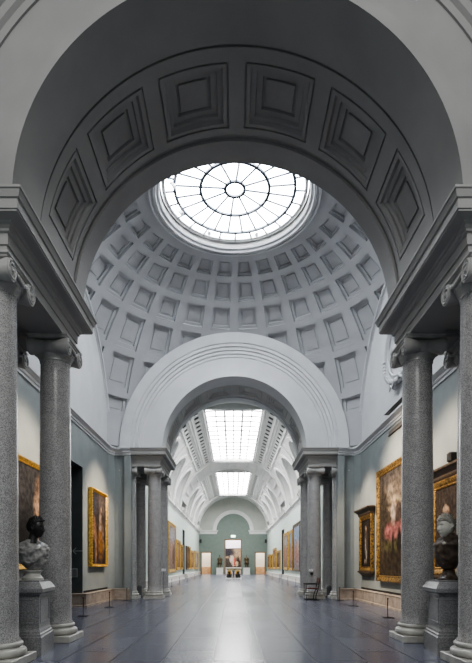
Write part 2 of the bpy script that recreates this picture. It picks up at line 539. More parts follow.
# mouldings where the dome meets the four walls
mb = MB()
def rim_pts(fixed_x=None, fixed_y=None, n=60):
    pts = []
    lim = (YB - YA) / 2 if fixed_x is not None else HX
    for k in range(n + 1):
        t = -lim + 2 * lim * k / n
        o = abs(fixed_x) if fixed_x is not None else (YB - YA) / 2
        r = math.hypot(o, t)
        if r > DA - .03: continue
        z = dome_z(r)
        if z < ZT - .02: continue
        pts.append((fixed_x, YC + t, z) if fixed_x is not None else (t, fixed_y, z))
    return pts
for s in (-1, 1):
    lm = MB()
    p = rim_pts(fixed_x=s * HX)
    lm.strip([(x, y, z - .02) for x, y, z in p], [(x, y, ZW - .1) for x, y, z in p])
    lm.face((s * HX, YA - .1, ZW - .1), (s * HX, YB + .1, ZW - .1), (s * HX, YB + .1, ZW + .05), (s * HX, YA - .1, ZW + .05))
    struct(lm.build('wall_%s_lunette' % ('left' if s < 0 else 'right'), M['plaster']))
    p = rim_pts(fixed_x=s * (HX - .03))
    mb.tube([(x, y, z - .06) for x, y, z in p], [(.07, .05)] * len(p), 8)
    mb.tube([(x + s * .02, y, z - .2) for x, y, z in p], .028, 6)
struct(mb.build('trim_3', M['plaster'], smooth=True))

# ------------------------------------------------------------------ round skylight
OZ = 12.06
mb = MB()
prof = [(2.46, dome_z(2.42) + .05), (2.46, 11.80), (2.40, 11.80), (2.40, 11.86), (2.35, 11.86), (2.33, 11.80), (2.26, 11.80), (2.24, 11.87), (2.17, 11.87), (2.14, 11.92)]
mb.lathe(prof, 96, (0, YC, 0), cap=False)
ring_t = struct(mb.build('trim_4', M['plaster'], smooth=True, angle=30))
win = thing('window_1', 'x', 'x', (0, YC, OZ)); del win['label']; del win['category']; struct(win)
mb = MB()
mb.lathe([(2.14, 11.92 - OZ), (2.16, .0), (2.12, .0), (2.12, .10), (2.06, .10)], 96, cap=False)
mb.build('curb', M['entab'], win, smooth=True)
M['glass_o'] = emit_mat('bright_oculus_glass', (.93, .965, 1.0), 17.0)
M['mullion'] = noise_mat('dark_mullion', (.10, .115, .14), (.13, .145, .17), 4, .5)
mb = MB()
mb.lathe([(2.12, .06), (1.2, .10), (.28, .13), (.001, .13)], 96, cap=False)
mb.build('pane', M['glass_o'], win)
mb = MB()
def gz(r): return .06 + (2.12 - r) / 1.84 * .07
for r in (.28, .99, 1.73):
    mb.lathe([(r - .042, gz(r) - .01), (r - .042, gz(r) - .06), (r + .042, gz(r) - .06), (r + .042, gz(r) - .01)], 72, cap=False)
for n_, r0, r1, off in ((12, .28, 1.0, .12), (24, .99, 1.74, .12), (24, 1.73, 2.1, .25)):
    for k in range(n_):
        a = 2 * PI * k / n_ + off
        mb.tube([(r0 * math.cos(a), r0 * math.sin(a), gz(r0) - .035), (r1 * math.cos(a), r1 * math.sin(a), gz(r1) - .035)], .034, 4)
mb.build('frame', M['mullion'], win)
mb = MB()
mb.lathe([(2.0, .06), (2.0, .0), (2.1, .0), (2.1, .06)], 96, cap=False)
mb.build('rim', M['white'], win, smooth=True)
for a, w in ((R(167), 'left'), (R(198), 'left front'), (R(232), 'front left'), (R(305), 'front right')):
    a = -a if False else a
for k, (a, txt) in enumerate(((157, 'far left of the four'), (192, 'second from left'), (118, 'third from left'), (66, 'rightmost of the four'))):
    r = 1.78
    t = thing('spotlight', 'tiny white spotlight on the rim of the round skylight, %s' % txt, 'spotlight', (r * math.cos(R(a)), YC + r * math.sin(R(a)), OZ - .06), R(a), 'spotlights on the skylight rim')
    mb = MB(); mb.tube([(0, 0, .14), (0, 0, .02)], .018, 8); mb.build('bracket', M['white'], t, smooth=True)
    mb = MB(); mb.tube([(.07, 0, .05), (.0, 0, .0), (-.06, 0, -.07)], [.035, .05, .06], 12); mb.build('lamp_head', M['white'], t, smooth=True)

# ------------------------------------------------------------------ entablatures over the columns
EX = 2.92
tn = 5
for s in (-1, 1):
    for f, fm in ((lambda y: y, M['entab']), (mir, M['entab'])):
        y0, y1 = f(6.08), f(8.77)
        mb = MB()
        path = [(s * 4.12, y0), (s * EX, y0), (s * EX, y1), (s * 4.12, y1)]
        sd = 1
        # left of the path must point outwards
        d = Vector((path[1][0] - path[0][0], path[1][1] - path[0][1]))
        nrm = Vector((-d.y, d.x))
        if nrm.y * (y0 - (y0 + y1) / 2) < 0: sd = -1
        prof = [(-.05, 5.235), (0, 5.22), (0, 5.36), (.02, 5.365), (.02, 5.50), (.05, 5.515), (.05, 5.545), (.075, 5.57), (.075, 5.60), (.10, 5.62), (.225, 5.635), (.225, 5.655), (.24, 5.66), (.24, 5.775), (.26, 5.785), (.265, 5.80), (.285, 5.86), (.30, 5.87), (.30, 5.90), (-.3, 5.92)]
        sweep(mb, path, prof, side=sd)
        xa, xb = s * EX - s * -.0, s * 5.0
        # underside with a sunk panel
        ya, yb = min(y0, y1), max(y0, y1)
        xs = sorted((s * EX, s * 5.0))
        o = [(xs[0], ya), (xs[1], ya), (xs[1], yb), (xs[0], yb)]
        def ins(k, z): return [(xs[0] + k, ya + k, z), (xs[1] - k, ya + k, z), (xs[1] - k, yb - k, z), (xs[0] + k, yb - k, z)]
        mb.rings([ins(0, 5.225), ins(.56, 5.225), ins(.56, 5.26), ins(.60, 5.26), ins(.60, 5.32)], True, False, True)
        mb.face((xs[0], ya, 5.9), (xs[1], ya, 5.9), (xs[1], yb, 5.9), (xs[0], yb, 5.9))
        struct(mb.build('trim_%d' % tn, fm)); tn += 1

# ------------------------------------------------------------------ columns
def make_column():
    t = thing('column', '', 'column')
    mb = MB()
    prof = []
    for k in range(25):
        u = k / 24
        z = .33 + u * (4.83 - .33)
        r = .274 - .028 * (u ** 1.6)
        prof.append((r, z))
    prof = [(.295, .30), (.295, .325), (.275, .35)] + prof[1:] + [(.250, 4.84), (.262, 4.85), (.262, 4.87)]
    mb.lathe(prof, 48)
    mb.build('shaft', M['granite'], t, smooth=True, angle=40)
    b = MB()
    b.bbox(-.38, .38, -.38, .38, 0, .11, .008)
    b.build('base', M['marble'], t)
    base = t.children[-1]
    q = MB()
    pr = []
    for k in range(9):
        a = -PI / 2 + PI * k / 8
        pr.append((.325 + .05 * math.cos(a), .165 + .055 * math.sin(a)))
    pr += [(.32, .225), (.31, .235)]
    for k in range(7):
        a = -PI / 2 + PI * k / 6
        pr.append((.298 + .034 * math.cos(a), .268 + .034 * math.sin(a)))
    q.lathe(pr, 48)
    q.build('moulding', M['marble'], base, smooth=True, angle=40)
    c = MB()
    c.lathe([(.252, 4.84), (.258, 4.88), (.285, 4.93), (.318, 4.99), (.325, 5.04), (.30, 5.09)], 40)
    c.box(-.30, .30, -.29, .29, 5.10, 5.165)
    for k in range(28):      # egg ornament round the echinus
        a = 2 * PI * k / 28
        c.ball((.305 * math.cos(a), .305 * math.sin(a), 5.0), (.022, .022, .04), 8, 6)
    cap = c.build('capital', M['capital'], t, smooth=True, angle=40)
    for sy in (-1, 1):
        v = MB()
        v.lathe([(.135, -.335), (.14, -.30), (.115, -.20), (.092, -.06), (.098, -.05), (.098, .05), (.092, .06), (.115, .20), (.14, .30), (.135, .335)], 28, (0, sy * .285, 5.045), axis='x')
        for sx in (-1, 1):   # the scroll on each end
            pts, rad = [], []
            for k in range(44):
                u = k / 43
                a = PI / 2 - sy * u * 2.4 * 2 * PI
                rr = .122 * (1 - u) + .022 * u
                pts.append((sx * .338, sy * .285 + rr * math.cos(a), 5.045 + rr * math.sin(a)))
                rad.append(.017 * (1 - .45 * u))
            v.tube(pts, rad, 6)
            v.ball((sx * .342, sy * .285, 5.045), (.02, .026, .026), 10, 6)
        v.build('volute', M['capital'], cap, smooth=True, angle=40)
    for sx in (-1, 1):       # hanging sprig between the scrolls
        g = MB()
        pts = [(sx * .32, -.2, 5.12), (sx * .335, -.1, 5.05), (sx * .337, 0, 5.02), (sx * .335, .1, 5.05), (sx * .32, .2, 5.12)]
        g.tube(pts, [.014, .026, .03, .026, .014], 8)
        g.build('festoon', M['capital'], cap, smooth=True)
    a = MB()
    a.square([(.30, .36, 5.155), (.32, .385, 5.165), (.32, .385, 5.18), (.335, .40, 5.19), (.345, .41, 5.195), (.345, .41, 5.222)])
    a.build('abacus', M['capital'], cap)
    return t
CX, COX = 3.19, 4.18
YA1, YB1 = 6.36, 8.47
proto = make_column()
where = [
    (-CX, YA1, "grey granite column cut off by the photo's left edge, before the dark-headed bust"),
    (CX + .035, YA1, "grey granite column cut off by the photo's right edge, before the pale-headed bust"),
    (-CX, YB1, 'tall whole granite column just behind the dark-headed bust, nearest whole column on the left'),
    (CX + .005, YB1, 'tall whole granite column just behind the pale-headed bust, nearest whole column on the right'),
    (-COX, YB1, 'granite column almost hidden behind the left-edge column, only its scrolled capital showing'),
    (COX, YB1, 'granite column almost hidden behind the right-edge column, a sliver and its capital showing'),
    (-COX, YA1, 'granite column of the left foreground pier standing against its wall outside the view'),
    (COX, YA1, 'granite column of the right foreground pier standing against its wall outside the view'),
    (-CX, mir(YB1), 'front granite column of the far left group, broad and whole beside the gallery entrance'),
    (CX, mir(YB1), 'front granite column of the far right group, with the small armchair at its foot'),
    (-COX, mir(YB1), 'far left granite column half sunk behind the grey-green corner pier'),
    (COX, mir(YB1), 'far right granite column half sunk behind the grey-green corner pier'),
    (-CX, mir(YA1), "granite column peeking out on the gallery side behind the far left group's front column"),
    (CX, mir(YA1), "granite column peeking out on the gallery side behind the far right group's front column"),
    (-COX, mir(YA1), 'dark shaded granite column in the gap behind the far left group'),
    (COX, mir(YA1), 'dark shaded granite column in the gap behind the far right group'),
]
for k, (x, y, lab) in enumerate(where):
    o = proto if k == 0 else dup(proto)
    o.location = (x, y, 0); o['label'] = lab; o['group'] = 'granite columns under the arches'

# ------------------------------------------------------------------ benches, grilles
bench_prof = [(0, .43), (.225, .43), (.235, .42), (.235, .405), (.22, .39), (.22, .07), (.26, .06), (.26, 0)]
tk = 1
def bench(path, side, mat, name, ends):
    mb = MB(); sweep(mb, path, bench_prof, side=side)
    return mb.build(name, mat)
for s in (-1, 1):
    pth = side_path(s)
    if s < 0:
        runs = [pth[1:6] + [(-HX, DY0)], [(-HX, DY1)] + pth[6:11]]
    else:
        runs = [pth[1:11]]
    for k, rn in enumerate(runs):
        # simplify the corner: the stone skirting runs past the corner pier at one line
        rn2 = []
        for (x, y) in rn:
            if abs(abs(x) - 4.69) < .01: continue
            if abs(abs(x) - 4.27) < .01 or abs(abs(x) - 4.5) < .01: continue
            rn2.append((x, y))
        path = []
        for (x, y) in rn2:
            if abs(abs(x) - 4.02) < .01 or abs(abs(x) - 4.4) < .01:
                y = YP + .32 if y < YC else mir(YP + .32)
                path.append((x, y))
            else: path.append((x, y))
        # corner points become square
        q = []
        for i, (x, y) in enumerate(path):
            if abs(abs(x) - HX) < .01 and y < YP + .7: q.append((s * (HX + .04), YP + .32))
            elif abs(abs(x) - HX) < .01 and y > mir(YP + .7): q.append((s * (HX + .04), mir(YP + .32)))
            else: q.append((s * (HX + .04) if abs(abs(x) - HX) < .01 else x, y))
        if s < 0 and k == 1: q.insert(0, (-HX - .45, DY1))
        mb = MB(); sweep(mb, q, bench_prof, side=s)
        for e, nb in ((0, 1), (-1, -2)):   # stopped ends
            p = Vector(q[e]); d = (Vector(q[nb]) - p).normalized()
            nn = Vector((-d.y, d.x)) * s * (1 if e == 0 else -1)
            mb.face(*[(p.x + nn.x * o, p.y + nn.y * o, z) for o, z in bench_prof + [(0, 0)]])
        struct(mb.build('baseboard_%s' % ('left' if s < 0 else 'right') if k == 0 else 'baseboard_left_far', M['bench']))
        for i in range(len(q) - 1):        # black air slot along the foot of the wall
            pass
for s, a, b in ((-1, DY1 + .1, 18.3), (-1, 9.4, DY0 - .1), (1, 9.4, 18.3)):
    mb = MB(); mb.box(*sorted((s * (HX - .012), s * (HX + .03))), a, b, .44, .50)
    struct(mb.build('trim_%d' % tn, M['grille'])); tn += 1

# ------------------------------------------------------------------ over-door hood and wreath on the right wall
mb = MB()
path = [(HX + .02, 12.5), (HX - .08, 12.5), (HX - .08, 15.16), (HX + .02, 15.16)]
prof = [(0, 5.36), (.02, 5.36), (.02, 5.5), (.05, 5.54), (.05, 5.58), (.20, 5.66), (.20, 5.78), (.26, 5.84), (.28, 5.94), (.28, 6.0), (-.1, 6.06)]
path = [(HX + .3, 12.6), (HX - .05, 12.6), (HX - .05, 15.06), (HX + .3, 15.06)]
sweep(mb, path, prof, side=-1 if True else 1)
mb.face((HX - .05, 12.6, 5.36), (HX + .3, 12.6, 5.36), (HX + .3, 15.06, 5.36), (HX - .05, 15.06, 5.36))
M['hood'] = noise_mat('dark_brown_hood', (.07, .06, .052), (.10, .088, .078), 3, .6)
struct(mb.build('trim_%d' % tn, M['hood'])); tn += 1
t = thing('wreath_relief', 'white plaster oval wreath relief on the right lunette above the dark hood', 'relief', (HX - .085, YC, 7.75))
mb = MB()
pts = [(0, 1.32 * math.cos(2 * PI * k / 48), 1.05 * math.sin(2 * PI * k / 48)) for k in range(49)]
mb.tube(pts, .075, 10); mb.build('ring', M['plaster'], t, smooth=True)
mb = MB()
pts = [(0, 1.10 * math.cos(2 * PI * k / 48), .86 * math.sin(2 * PI * k / 48)) for k in range(49)]
mb.tube(pts, .035, 8); mb.build('inner_ring', M['plaster'], t, smooth=True)
mb = MB()
for k in range(26):
    a = -PI / 2 + (k - 12.5) / 12.5 * 1.5
    c = (-.07, 1.32 * math.cos(a), 1.05 * math.sin(a))
    mb.ball(c, (.06, .11, .07), 8, 6)
mb.build('leaves', M['plaster'], t, smooth=True)
mb = MB()
for sy in (-1, 1):
    mb.tube([(-.06, 0, -1.08), (-.08, sy * .18, -1.0), (-.08, sy * .42, -1.16), (-.06, sy * .62, -1.02), (-.05, sy * .8, -1.14)], [.05, .06, .05, .04, .02], 8)
mb.build('ribbon', M['plaster'], t, smooth=True)

# ------------------------------------------------------------------ long gallery
G0 = mir(5.85)
ZG = 6.35   # underside of the gallery cornice
SKY = [(31.4, 47.2), (52.6, 69.8)]
# side walls with the dark doorways in them
gd = {-1: (50.0, 52.3, 5.15), 1: (50.2, 52.6, 5.2)}
dn = 5
for s, nm in ((-1, 'wall_gallery_left'), (1, 'wall_gallery_right')):
    mb = MB(); a, b, h = gd[s]
    for y0, y1, z0, z1 in ((G0 - .1, a, 0, ZG), (b, YE, 0, ZG), (a, b, h, ZG)):
        mb.face((s * GX, y0, z0), (s * GX, y1, z0), (s * GX, y1, z1), (s * GX, y0, z1))
    mb.face((s * GX, G0 - .1, 0), (s * 4.88, G0 - .1, 0), (s * 4.88, G0 - .1, ZG), (s * GX, G0 - .1, ZG))
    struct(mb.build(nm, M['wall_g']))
    mb = MB(); X2 = s * (GX + 1.2)
    for y in (a, b): mb.face((s * GX, y, 0), (X2, y, 0), (X2, y, h), (s * GX, y, h))
    mb.face((X2, a, 0), (X2, b, 0), (X2, b, h), (X2, a, h)); mb.face((s * GX, a, h), (X2, a, h), (X2, b, h), (s * GX, b, h))
    struct(mb.build('door_%d' % dn, M['dark_recess'])); dn += 1
    mb = MB()
    prof = [(0, ZG - .1), (.03, ZG - .1), (.03, ZG), (.08, ZG + .03), (.08, ZG + .10), (.2, ZG + .2), (.24, ZG + .22), (.24, ZG + .32), (-.05, ZG + .42)]
    sweep(mb, [(s * GX, G0), (s * GX, YE)], prof, side=-s * -1)
    struct(mb.build('trim_%d' % tn, M['vault'])); tn += 1
    # stone skirting
    mb = MB()
    for y0, y1 in ((G0 + .2, a - .05), (b + .05, YE - .1)):
        sweep(mb, [(s * (GX - .0), y0), (s * (GX - .0), y1)], bench_prof, side=s)
        for y in (y0, y1):
            mb.face(*[(s * GX - s * o, y, z) for o, z in bench_prof + [(0, 0)]])
    struct(mb.build('baseboard_gallery_%s' % ('left' if s < 0 else 'right'), M['bench_white']))

# vault
VZ, VR = 6.75, 5.3
TB0, TB1, TS = R(47), R(67), R(69)
BAYS = [21.3 + 5.2 * k for k in range(11)] + [YE + .2]
mb = MB(); slots = MB()
def arch_cell(mb, P, u0, u1, v0, v1, a, b, n=28):
    uc = (u0 + u1) / 2; hw = (u1 - u0) / 2
    def ring(sc, d):
        return [P(uc + sc * a * math.cos(PI * k / n), v0 + sc * b * math.sin(PI * k / n), d) for k in range(n + 1)]
    out = []
    for k in range(n + 1):
        c, sn = math.cos(PI * k / n) * a, math.sin(PI * k / n) * b
        t = min(hw / max(abs(c), 1e-6), (v1 - v0) / max(sn, 1e-6))
        out.append(P(uc + c * t, v0 + sn * t, 0))
    mb.rings([out, ring(1, 0), ring(1, -.10), ring(.93, -.10), ring(.93, .10), ring(.90, .12), ring(.84, .75), ring(.76, .75)], False)
    inn = ring(.76, .75)
    base = [P(uc + .76 * a * math.cos(PI * k / n), v0, .75) for k in range(n + 1)]
    mb.rings([inn, base], False)
for s in (-1, 1):
    P = lambda y, th, d, s=s: (s * (VR + d) * math.cos(th), y, VZ + (VR + d) * math.sin(th))
    for k in range(len(BAYS) - 1):
        y0, y1 = BAYS[k], BAYS[k + 1]
        if y1 - y0 > 4:
            arch_cell(mb, P, y0, y1, 0, TB0, 2.32, R(44))
            nn = 6
        else:
            mb.rings([[P(y0 + (y1 - y0) * a, R(47) * b / 8, 0) for a in (0, 1)] for b in range(9)], False)
        # footing rib between two lunettes
        rib = [[P(y0 - .26, R(47) * b / 14, -.02), P(y0 - .24, R(47) * b / 14, -.12), P(y0 + .24, R(47) * b / 14, -.12), P(y0 + .26, R(47) * b / 14, -.02)] for b in range(15)]
        mb.rings(rib, False)
    # longitudinal bands, pierced
    for (y0, y1) in SKY + [(21.3, 31.4), (47.2, 52.6), (69.8, YE + .2)]:
        sky = (y0, y1) in SKY
        nsl = max(2, int((y1 - y0) / .95))
        usl = [y0]
        for k in range(nsl):
            c = y0 + (y1 - y0) * (k + .5) / nsl
            usl += [c - .25, c + .25]
        usl.append(y1)
        if sky:
            vsl = [TB0, R(48.8), R(52.2), R(59.2), R(63.2), TB1]
            coffer_grid(mb, usl, vsl, P, [(0, 0), (0, .04)], seg=1)
            for i in range(1, len(usl) - 1, 2):
                for va, vb in ((R(48.8), R(52.2)), (R(59.2), R(63.2))):
                    g = [[P(usl[i] + .02, va + .004, .03), P(usl[i + 1] - .02, va + .004, .03)], [P(usl[i] + .02, vb - .004, .03), P(usl[i + 1] - .02, vb - .004, .03)]]
                    slots.rings(g, False)
            for th in (TB0, R(54.6), R(57.0), R(65.2)):
                mb.tube([P(y0, th, -.02), P(y1, th, -.02)], .06, 6)
        else:
            # cross bands with sunk panels right over the top
            th = [TB0] + [TB0 + (PI / 2 - TB0) * k / 10 for k in range(1, 11)]
            mb.rings([[P(y0, t, 0), P(y1, t, 0)] for t in th], False)
# cross bands between the skylights: raised arch with sunk panels
P = lambda th, y, d: ((VR + d) * math.cos(th), y, VZ + (VR + d) * math.sin(th))
for (y0, y1) in ((26.9, 31.2), (47.5, 52.3), (70.1, 72.6)):
    usl = [R(12)]
    for k in range(15):
        c = 90 + (k - 7) * 10.2
        usl += [R(c - 4.1), R(c + 4.1)]
    usl.append(R(168))
    Pb = lambda th, y, d: P(th, y, d - .16)
    coffer_grid(mb, usl, [y0, y0 + .35, y1 - .35, y1], Pb, [(0, 0), (.03, .06), (.14, .06), (.16, .10)], seg=3)
    for y in (y0, y1):
        mb.strip([P(R(12 + 156 * k / 60), y, -.16) for k in range(61)], [P(R(12 + 156 * k / 60), y, .02) for k in range(61)])
struct(mb.build('ceiling', M['vault'], smooth=True, angle=30))
struct(slots.build('trim_%d' % tn, M['slot'])); tn += 1
# skylights of the vault
M['glass_g'] = emit_mat('bright_gallery_glass', (1.0, 1.0, .985), 14.0)
SX = VR * math.cos(TS); SZ = VZ + VR * math.sin(TS)
for wk, (y0, y1) in enumerate(SKY):
    w = thing('window_%d' % (wk + 2), '', '', (0, (y0 + y1) / 2, SZ)); del w['label']; del w['category']; struct(w)
    L = (y1 - y0) / 2
    x0 = VR * math.cos(TB1)
    mb = MB()
    q = [(-x0, -L), (x0, -L), (x0, L), (-x0, L)]
    zf = VR * (math.sin(TB1) - math.sin(TS))
    def rect(k, z): return [(-x0 + k, -L + k, z), (x0 - k, -L + k, z), (x0 - k, L - k, z), (-x0 + k, L - k, z)]
    mb.rings([rect(-.1, zf - .02), rect(-.06, zf - .12), rect(.05, zf - .12), rect(.08, zf - .03), rect(.18, zf - .01), rect(.2, zf + .30)], True)
    for yy in (-L - .06, L + .06):
        arc = [(VR * math.cos(TB1 + (PI - 2 * TB1) * k / 24), yy, VR * math.sin(TB1 + (PI - 2 * TB1) * k / 24) - VR * math.sin(TS)) for k in range(25)]
        mb.strip(arc, [(x, yy, zf - .1) for x, y, z in arc])
    mb.build('curb', M['vault'], w)
    mb = MB()
    xg = x0 - .19; zg = zf + .22
    nx, ny = 6, int((y1 - y0) / 1.15)
    def arcz(x): return zg + .07 * (1 - (x / xg) ** 2)
    for i in range(24):
        xa, xb = -xg + 2 * xg * i / 24, -xg + 2 * xg * (i + 1) / 24
        mb.face((xa, -L + .1, arcz(xa)), (xb, -L + .1, arcz(xb)), (xb, L - .1, arcz(xb)), (xa, L - .1, arcz(xa)))
    mb.build('pane', M['glass_g'], w)
    mb = MB()
    for i in range(1, nx):
        x = -xg + 2 * xg * i / nx
        mb.tube([(x, -L + .1, arcz(x) - .04), (x, L - .1, arcz(x) - .04)], .075 if i in (2, 4) else .045, 4)
    for j in range(1, ny):
        y = -L + 2 * L * j / ny
        mb.tube([(-xg + 2 * xg * i / 12, y, arcz(-xg + 2 * xg * i / 12) - .04) for i in range(13)], .06, 4)
    mb.build('frame', M['metal'], w)
# scrolled brackets on the cornice
mb = MB()
for s in (-1, 1):
    for y in BAYS[1:-1]:
        X = s * (GX - .13)
        mb.box(*sorted((s * (GX - .34), s * (GX + .1))), y - .36, y + .36, ZG + .34, ZG + .62)
        mb.lathe([(.2, -.4), (.2, .4)], 16, (X, y, ZG + .3), axis='y')
        mb.lathe([(.24, -.3), (.24, .3)], 16, (s * (GX - .2), y, ZG + .55), axis='y')
struct(mb.build('trim_%d' % tn, noise_mat('bracket_plaster', (.5, .5, .48), (.6, .6, .58), 3, .7), smooth=True)); tn += 1

# end wall: green, with an arched niche, three openings and a pale lunette
NR, NZ = 2.65, 6.85
mb = MB()
DO = [(-5.05, -3.38, 3.5), (-1.33, 1.33, 5.48), (3.38, 5.05, 3.5)]
xs = [-5.4, -5.05, -3.38, -1.33, 1.33, 3.38, 5.05, 5.4]
for a, b in zip(xs, xs[1:]):
    h = 0
    for d in DO:
        if abs(d[0] - a) < .01: h = d[2]
    mb.face((a, YE, h), (b, YE, h), (b, YE, 6.4), (a, YE, 6.4))
n = 40
low = [(-NR, YE, 6.4)] + [(-NR * math.cos(PI * k / n), YE, NZ + NR * math.sin(PI * k / n)) for k in range(n + 1)] + [(NR, YE, 6.4)]
mb.strip(low, [(x, YE, 6.4) for x, y, z in low])
for a, b, h in DO:
    for x in (a, b): mb.face((x, YE, 0), (x, YE + .5, 0), (x, YE + .5, h), (x, YE, h))
    mb.face((a, YE, h), (b, YE, h), (b, YE + .5, h), (a, YE + .5, h))
struct(mb.build('wall_end', M['wall_end']))
mb = MB()
M['lunette'] = noise_mat('greyed_lunette_plaster', (.42, .44, .40), (.46, .48, .44), 1.5, .8)
inner = [(-NR * math.cos(PI * k / n), YE - .02, NZ + NR * math.sin(PI * k / n)) for k in range(n + 1)]
inner = [(-NR, YE - .02, 6.4)] + inner + [(NR, YE - .02, 6.4)]
outer = [(x * 2.1, YE - .02, 6.4 if z <= 6.4 else NZ + (z - NZ) * 2.3) for x, y, z in inner]
mb.strip(inner, outer)
struct(mb.build('wall_end_lunette', M['lunette']))
mb = MB()
rows = []
for r, e in ((3.2, -.02), (3.2, -.14), (3.05, -.16), (2.95, -.12), (2.80, -.12), (2.72, -.08), (2.62, -.08), (2.62, .02)):
    rows.append([(-r, YE + e, 6.8)] + [(-r * math.cos(PI * k / n), YE + e, NZ + r * math.sin(PI * k / n)) for k in range(n + 1)] + [(r, YE + e, 6.8)])
mb.rings(rows, False)
for s in (-1, 1):
    sweep(mb, [(s * GX, YE), (s * 2.62, YE), (s * 2.62, YE + .3)], [(-.05, 6.28), (.06, 6.28), (.06, 6.42), (.12, 6.46), (.12, 6.62), (.22, 6.72), (.26, 6.86), (-.05, 6.90)], side=1 if s > 0 else -1)
struct(mb.build('trim_%d' % tn, M['vault'], smooth=True, angle=25)); tn += 1
for k, (a, b, h) in enumerate(DO):
    mb = MB(); w = .16
    for x0, x1, z0, z1 in ((a - .02, a + w, 0, h + .02), (b - w, b + .02, 0, h + .02), (a + w, b - w, h - w, h + .02)):
        mb.box(x0, x1, YE - .06, YE + .12, z0, z1)
    struct(mb.build('door_%d' % (k + 1), M['wood']))
# rooms beyond the openings
mb = MB()
for s in (-1, 1):
    mb.face((s * 2.0, YE + 4, 1.15), (s * 7, YE + 4, 1.15), (s * 7, YE + 4, 6), (s * 2.0, YE + 4, 6))
    mb.face((s * 2.0, YE + .5, 0), (s * 2.0, YE + 9.0, 0), (s * 2.0, YE + 9.0, 6), (s * 2.0, YE + .5, 6))
    mb.face((s * 7, YE + .5, 0), (s * 7, YE + 4, 0), (s * 7, YE + 4, 6), (s * 7, YE + .5, 6))
struct(mb.build('wall_beyond', M['cream']))
mb = MB()
mb.face((-2, YE + 9, 0), (2, YE + 9, 0), (2, YE + 9, 7), (-2, YE + 9, 7))
struct(mb.build('wall_beyond_middle', M['lilac']))
mb = MB()
for s in (-1, 1): mb.box(*sorted((s * 2.0, s * 7)), YE + 3.9, YE + 4, 0, 1.15)
struct(mb.build('baseboard_beyond', M['dado']))
mb = MB(); mb.face((-7.2, YE + .45, 7), (7.2, YE + .45, 7), (7.2, YE + 9.2, 7), (-7.2, YE + 9.2, 7))
struct(mb.build('ceiling', M['cream']))

# near end of the gallery, beside and behind the viewer
mb = MB()
for s in (-1, 1):
    mb.face((s * GX, -4, 0), (s * GX, 5.9, 0), (s * GX, 5.9, 6.3), (s * GX, -4, 6.3))
    mb.face((s * GX, 5.9, 0), (s * 4.88, 5.9, 0), (s * 4.88, 5.9, 6.3), (s * GX, 5.9, 6.3))
struct(mb.build('wall_near', M['wall_g']))

# ------------------------------------------------------------------ paintings
def frame_mesh(w, h, prof):
    """mitred frame round a w x h canvas; prof = (outward from the canvas edge, out of the wall)"""
    mb = MB()
    rs = []
    for o, d in prof:
        a, b = w / 2 + o, h / 2 + o
        rs.append([(-a, -d, -b), (a, -d, -b), (a, -d, b), (-a, -d, b)])
    mb.rings(rs, True)
    return mb
def painting(label, side, ya, yb, z0, z1, fw, cm, fm, hood=False, beads=False, group=None, loc=None, rz=None, name='painting', fm2=None):
    W, H = yb - ya, z1 - z0
    if loc is None:
        x = side * (HX if ya < 20 else GX) - side * .02
        loc = (x, (ya + yb) / 2, (z0 + z1) / 2); rz = R(90) if side < 0 else R(-90)
    t = thing(name, label, 'painting', loc, rz, group)
    w, h = W - 2 * fw, H - 2 * fw
    if hood: h = H - .55
    prof = [(0, .05), (.0, .07), (fw * .15, .085), (fw * .25, .075), (fw * .5, .105), (fw * .8, .125), (fw * .92, .125), (fw, .105), (fw, .0)]
    dzh = .02 if hood else 0
    mb = frame_mesh(w, h, prof)
    if beads:
        n1 = int(h / .09); n2 = int(w / .09)
        for sx in (-1, 1):
            for k in range(n1 + 1): mb.ball((sx * (w / 2 + fw * .82), -.13, -h / 2 + h * k / n1), (.03, .018, .036), 6, 4)
        for sz in (-1, 1):
            for k in range(n2 + 1): mb.ball((-w / 2 + w * k / n2, -.13, sz * (h / 2 + fw * .82)), (.036, .018, .03), 6, 4)
    mb.build('frame', fm, t)
    if hood:
        q = MB()
        a = w / 2 + fw
        zt = h / 2 + fw
        rs = [[(-a - o, -d, z), (a + o, -d, z), (a + o, 0, z), (-a - o, 0, z)] for o, d, z in ((.0, .13, zt), (.02, .15, zt + .04), (.02, .15, zt + .09), (.1, .24, zt + .17), (.13, .28, zt + .19), (.13, .28, zt + .24), (.05, .1, zt + .27))]
        q.rings(rs, True, True, True)
        q.build('cornice', fm2 or M['wood_d'], t)
        q = MB()
        zb = -h / 2 - fw
        rs = [[(-a - o, -d, z), (a + o, -d, z), (a + o, 0, z), (-a - o, 0, z)] for o, d, z in ((.05, .17, zb + .0), (.05, .17, zb - .05), (.0, .12, zb - .08), (-.1, .08, zb - .14), (-.25, .04, zb - .2))]
        q.rings(rs, True, True, True)
        q.build('bracket_shelf', fm2 or M['wood_d'], t)
    me = bpy.data.meshes.new('canvas')
    nx, nz = 2, 2
    me.from_pydata([(-w / 2 - .005, -.055, -h / 2 - .005), (w / 2 + .005, -.055, -h / 2 - .005), (w / 2 + .005, -.055, h / 2 + .005), (-w / 2 - .005, -.055, h / 2 + .005)], [], [(0, 1, 2, 3)])
    uv = me.uv_layers.new(name='UVMap')
    for k, c in enumerate(((0, 0), (1, 0), (1, 1), (0, 1))): uv.data[k].uv = c
    me.materials.append(cm)
    c = bpy.data.objects.new('canvas', me); COL.objects.link(c); c.parent = t
    return t
skin = (.50, .33, .22); dk = (.022, .019, .018)
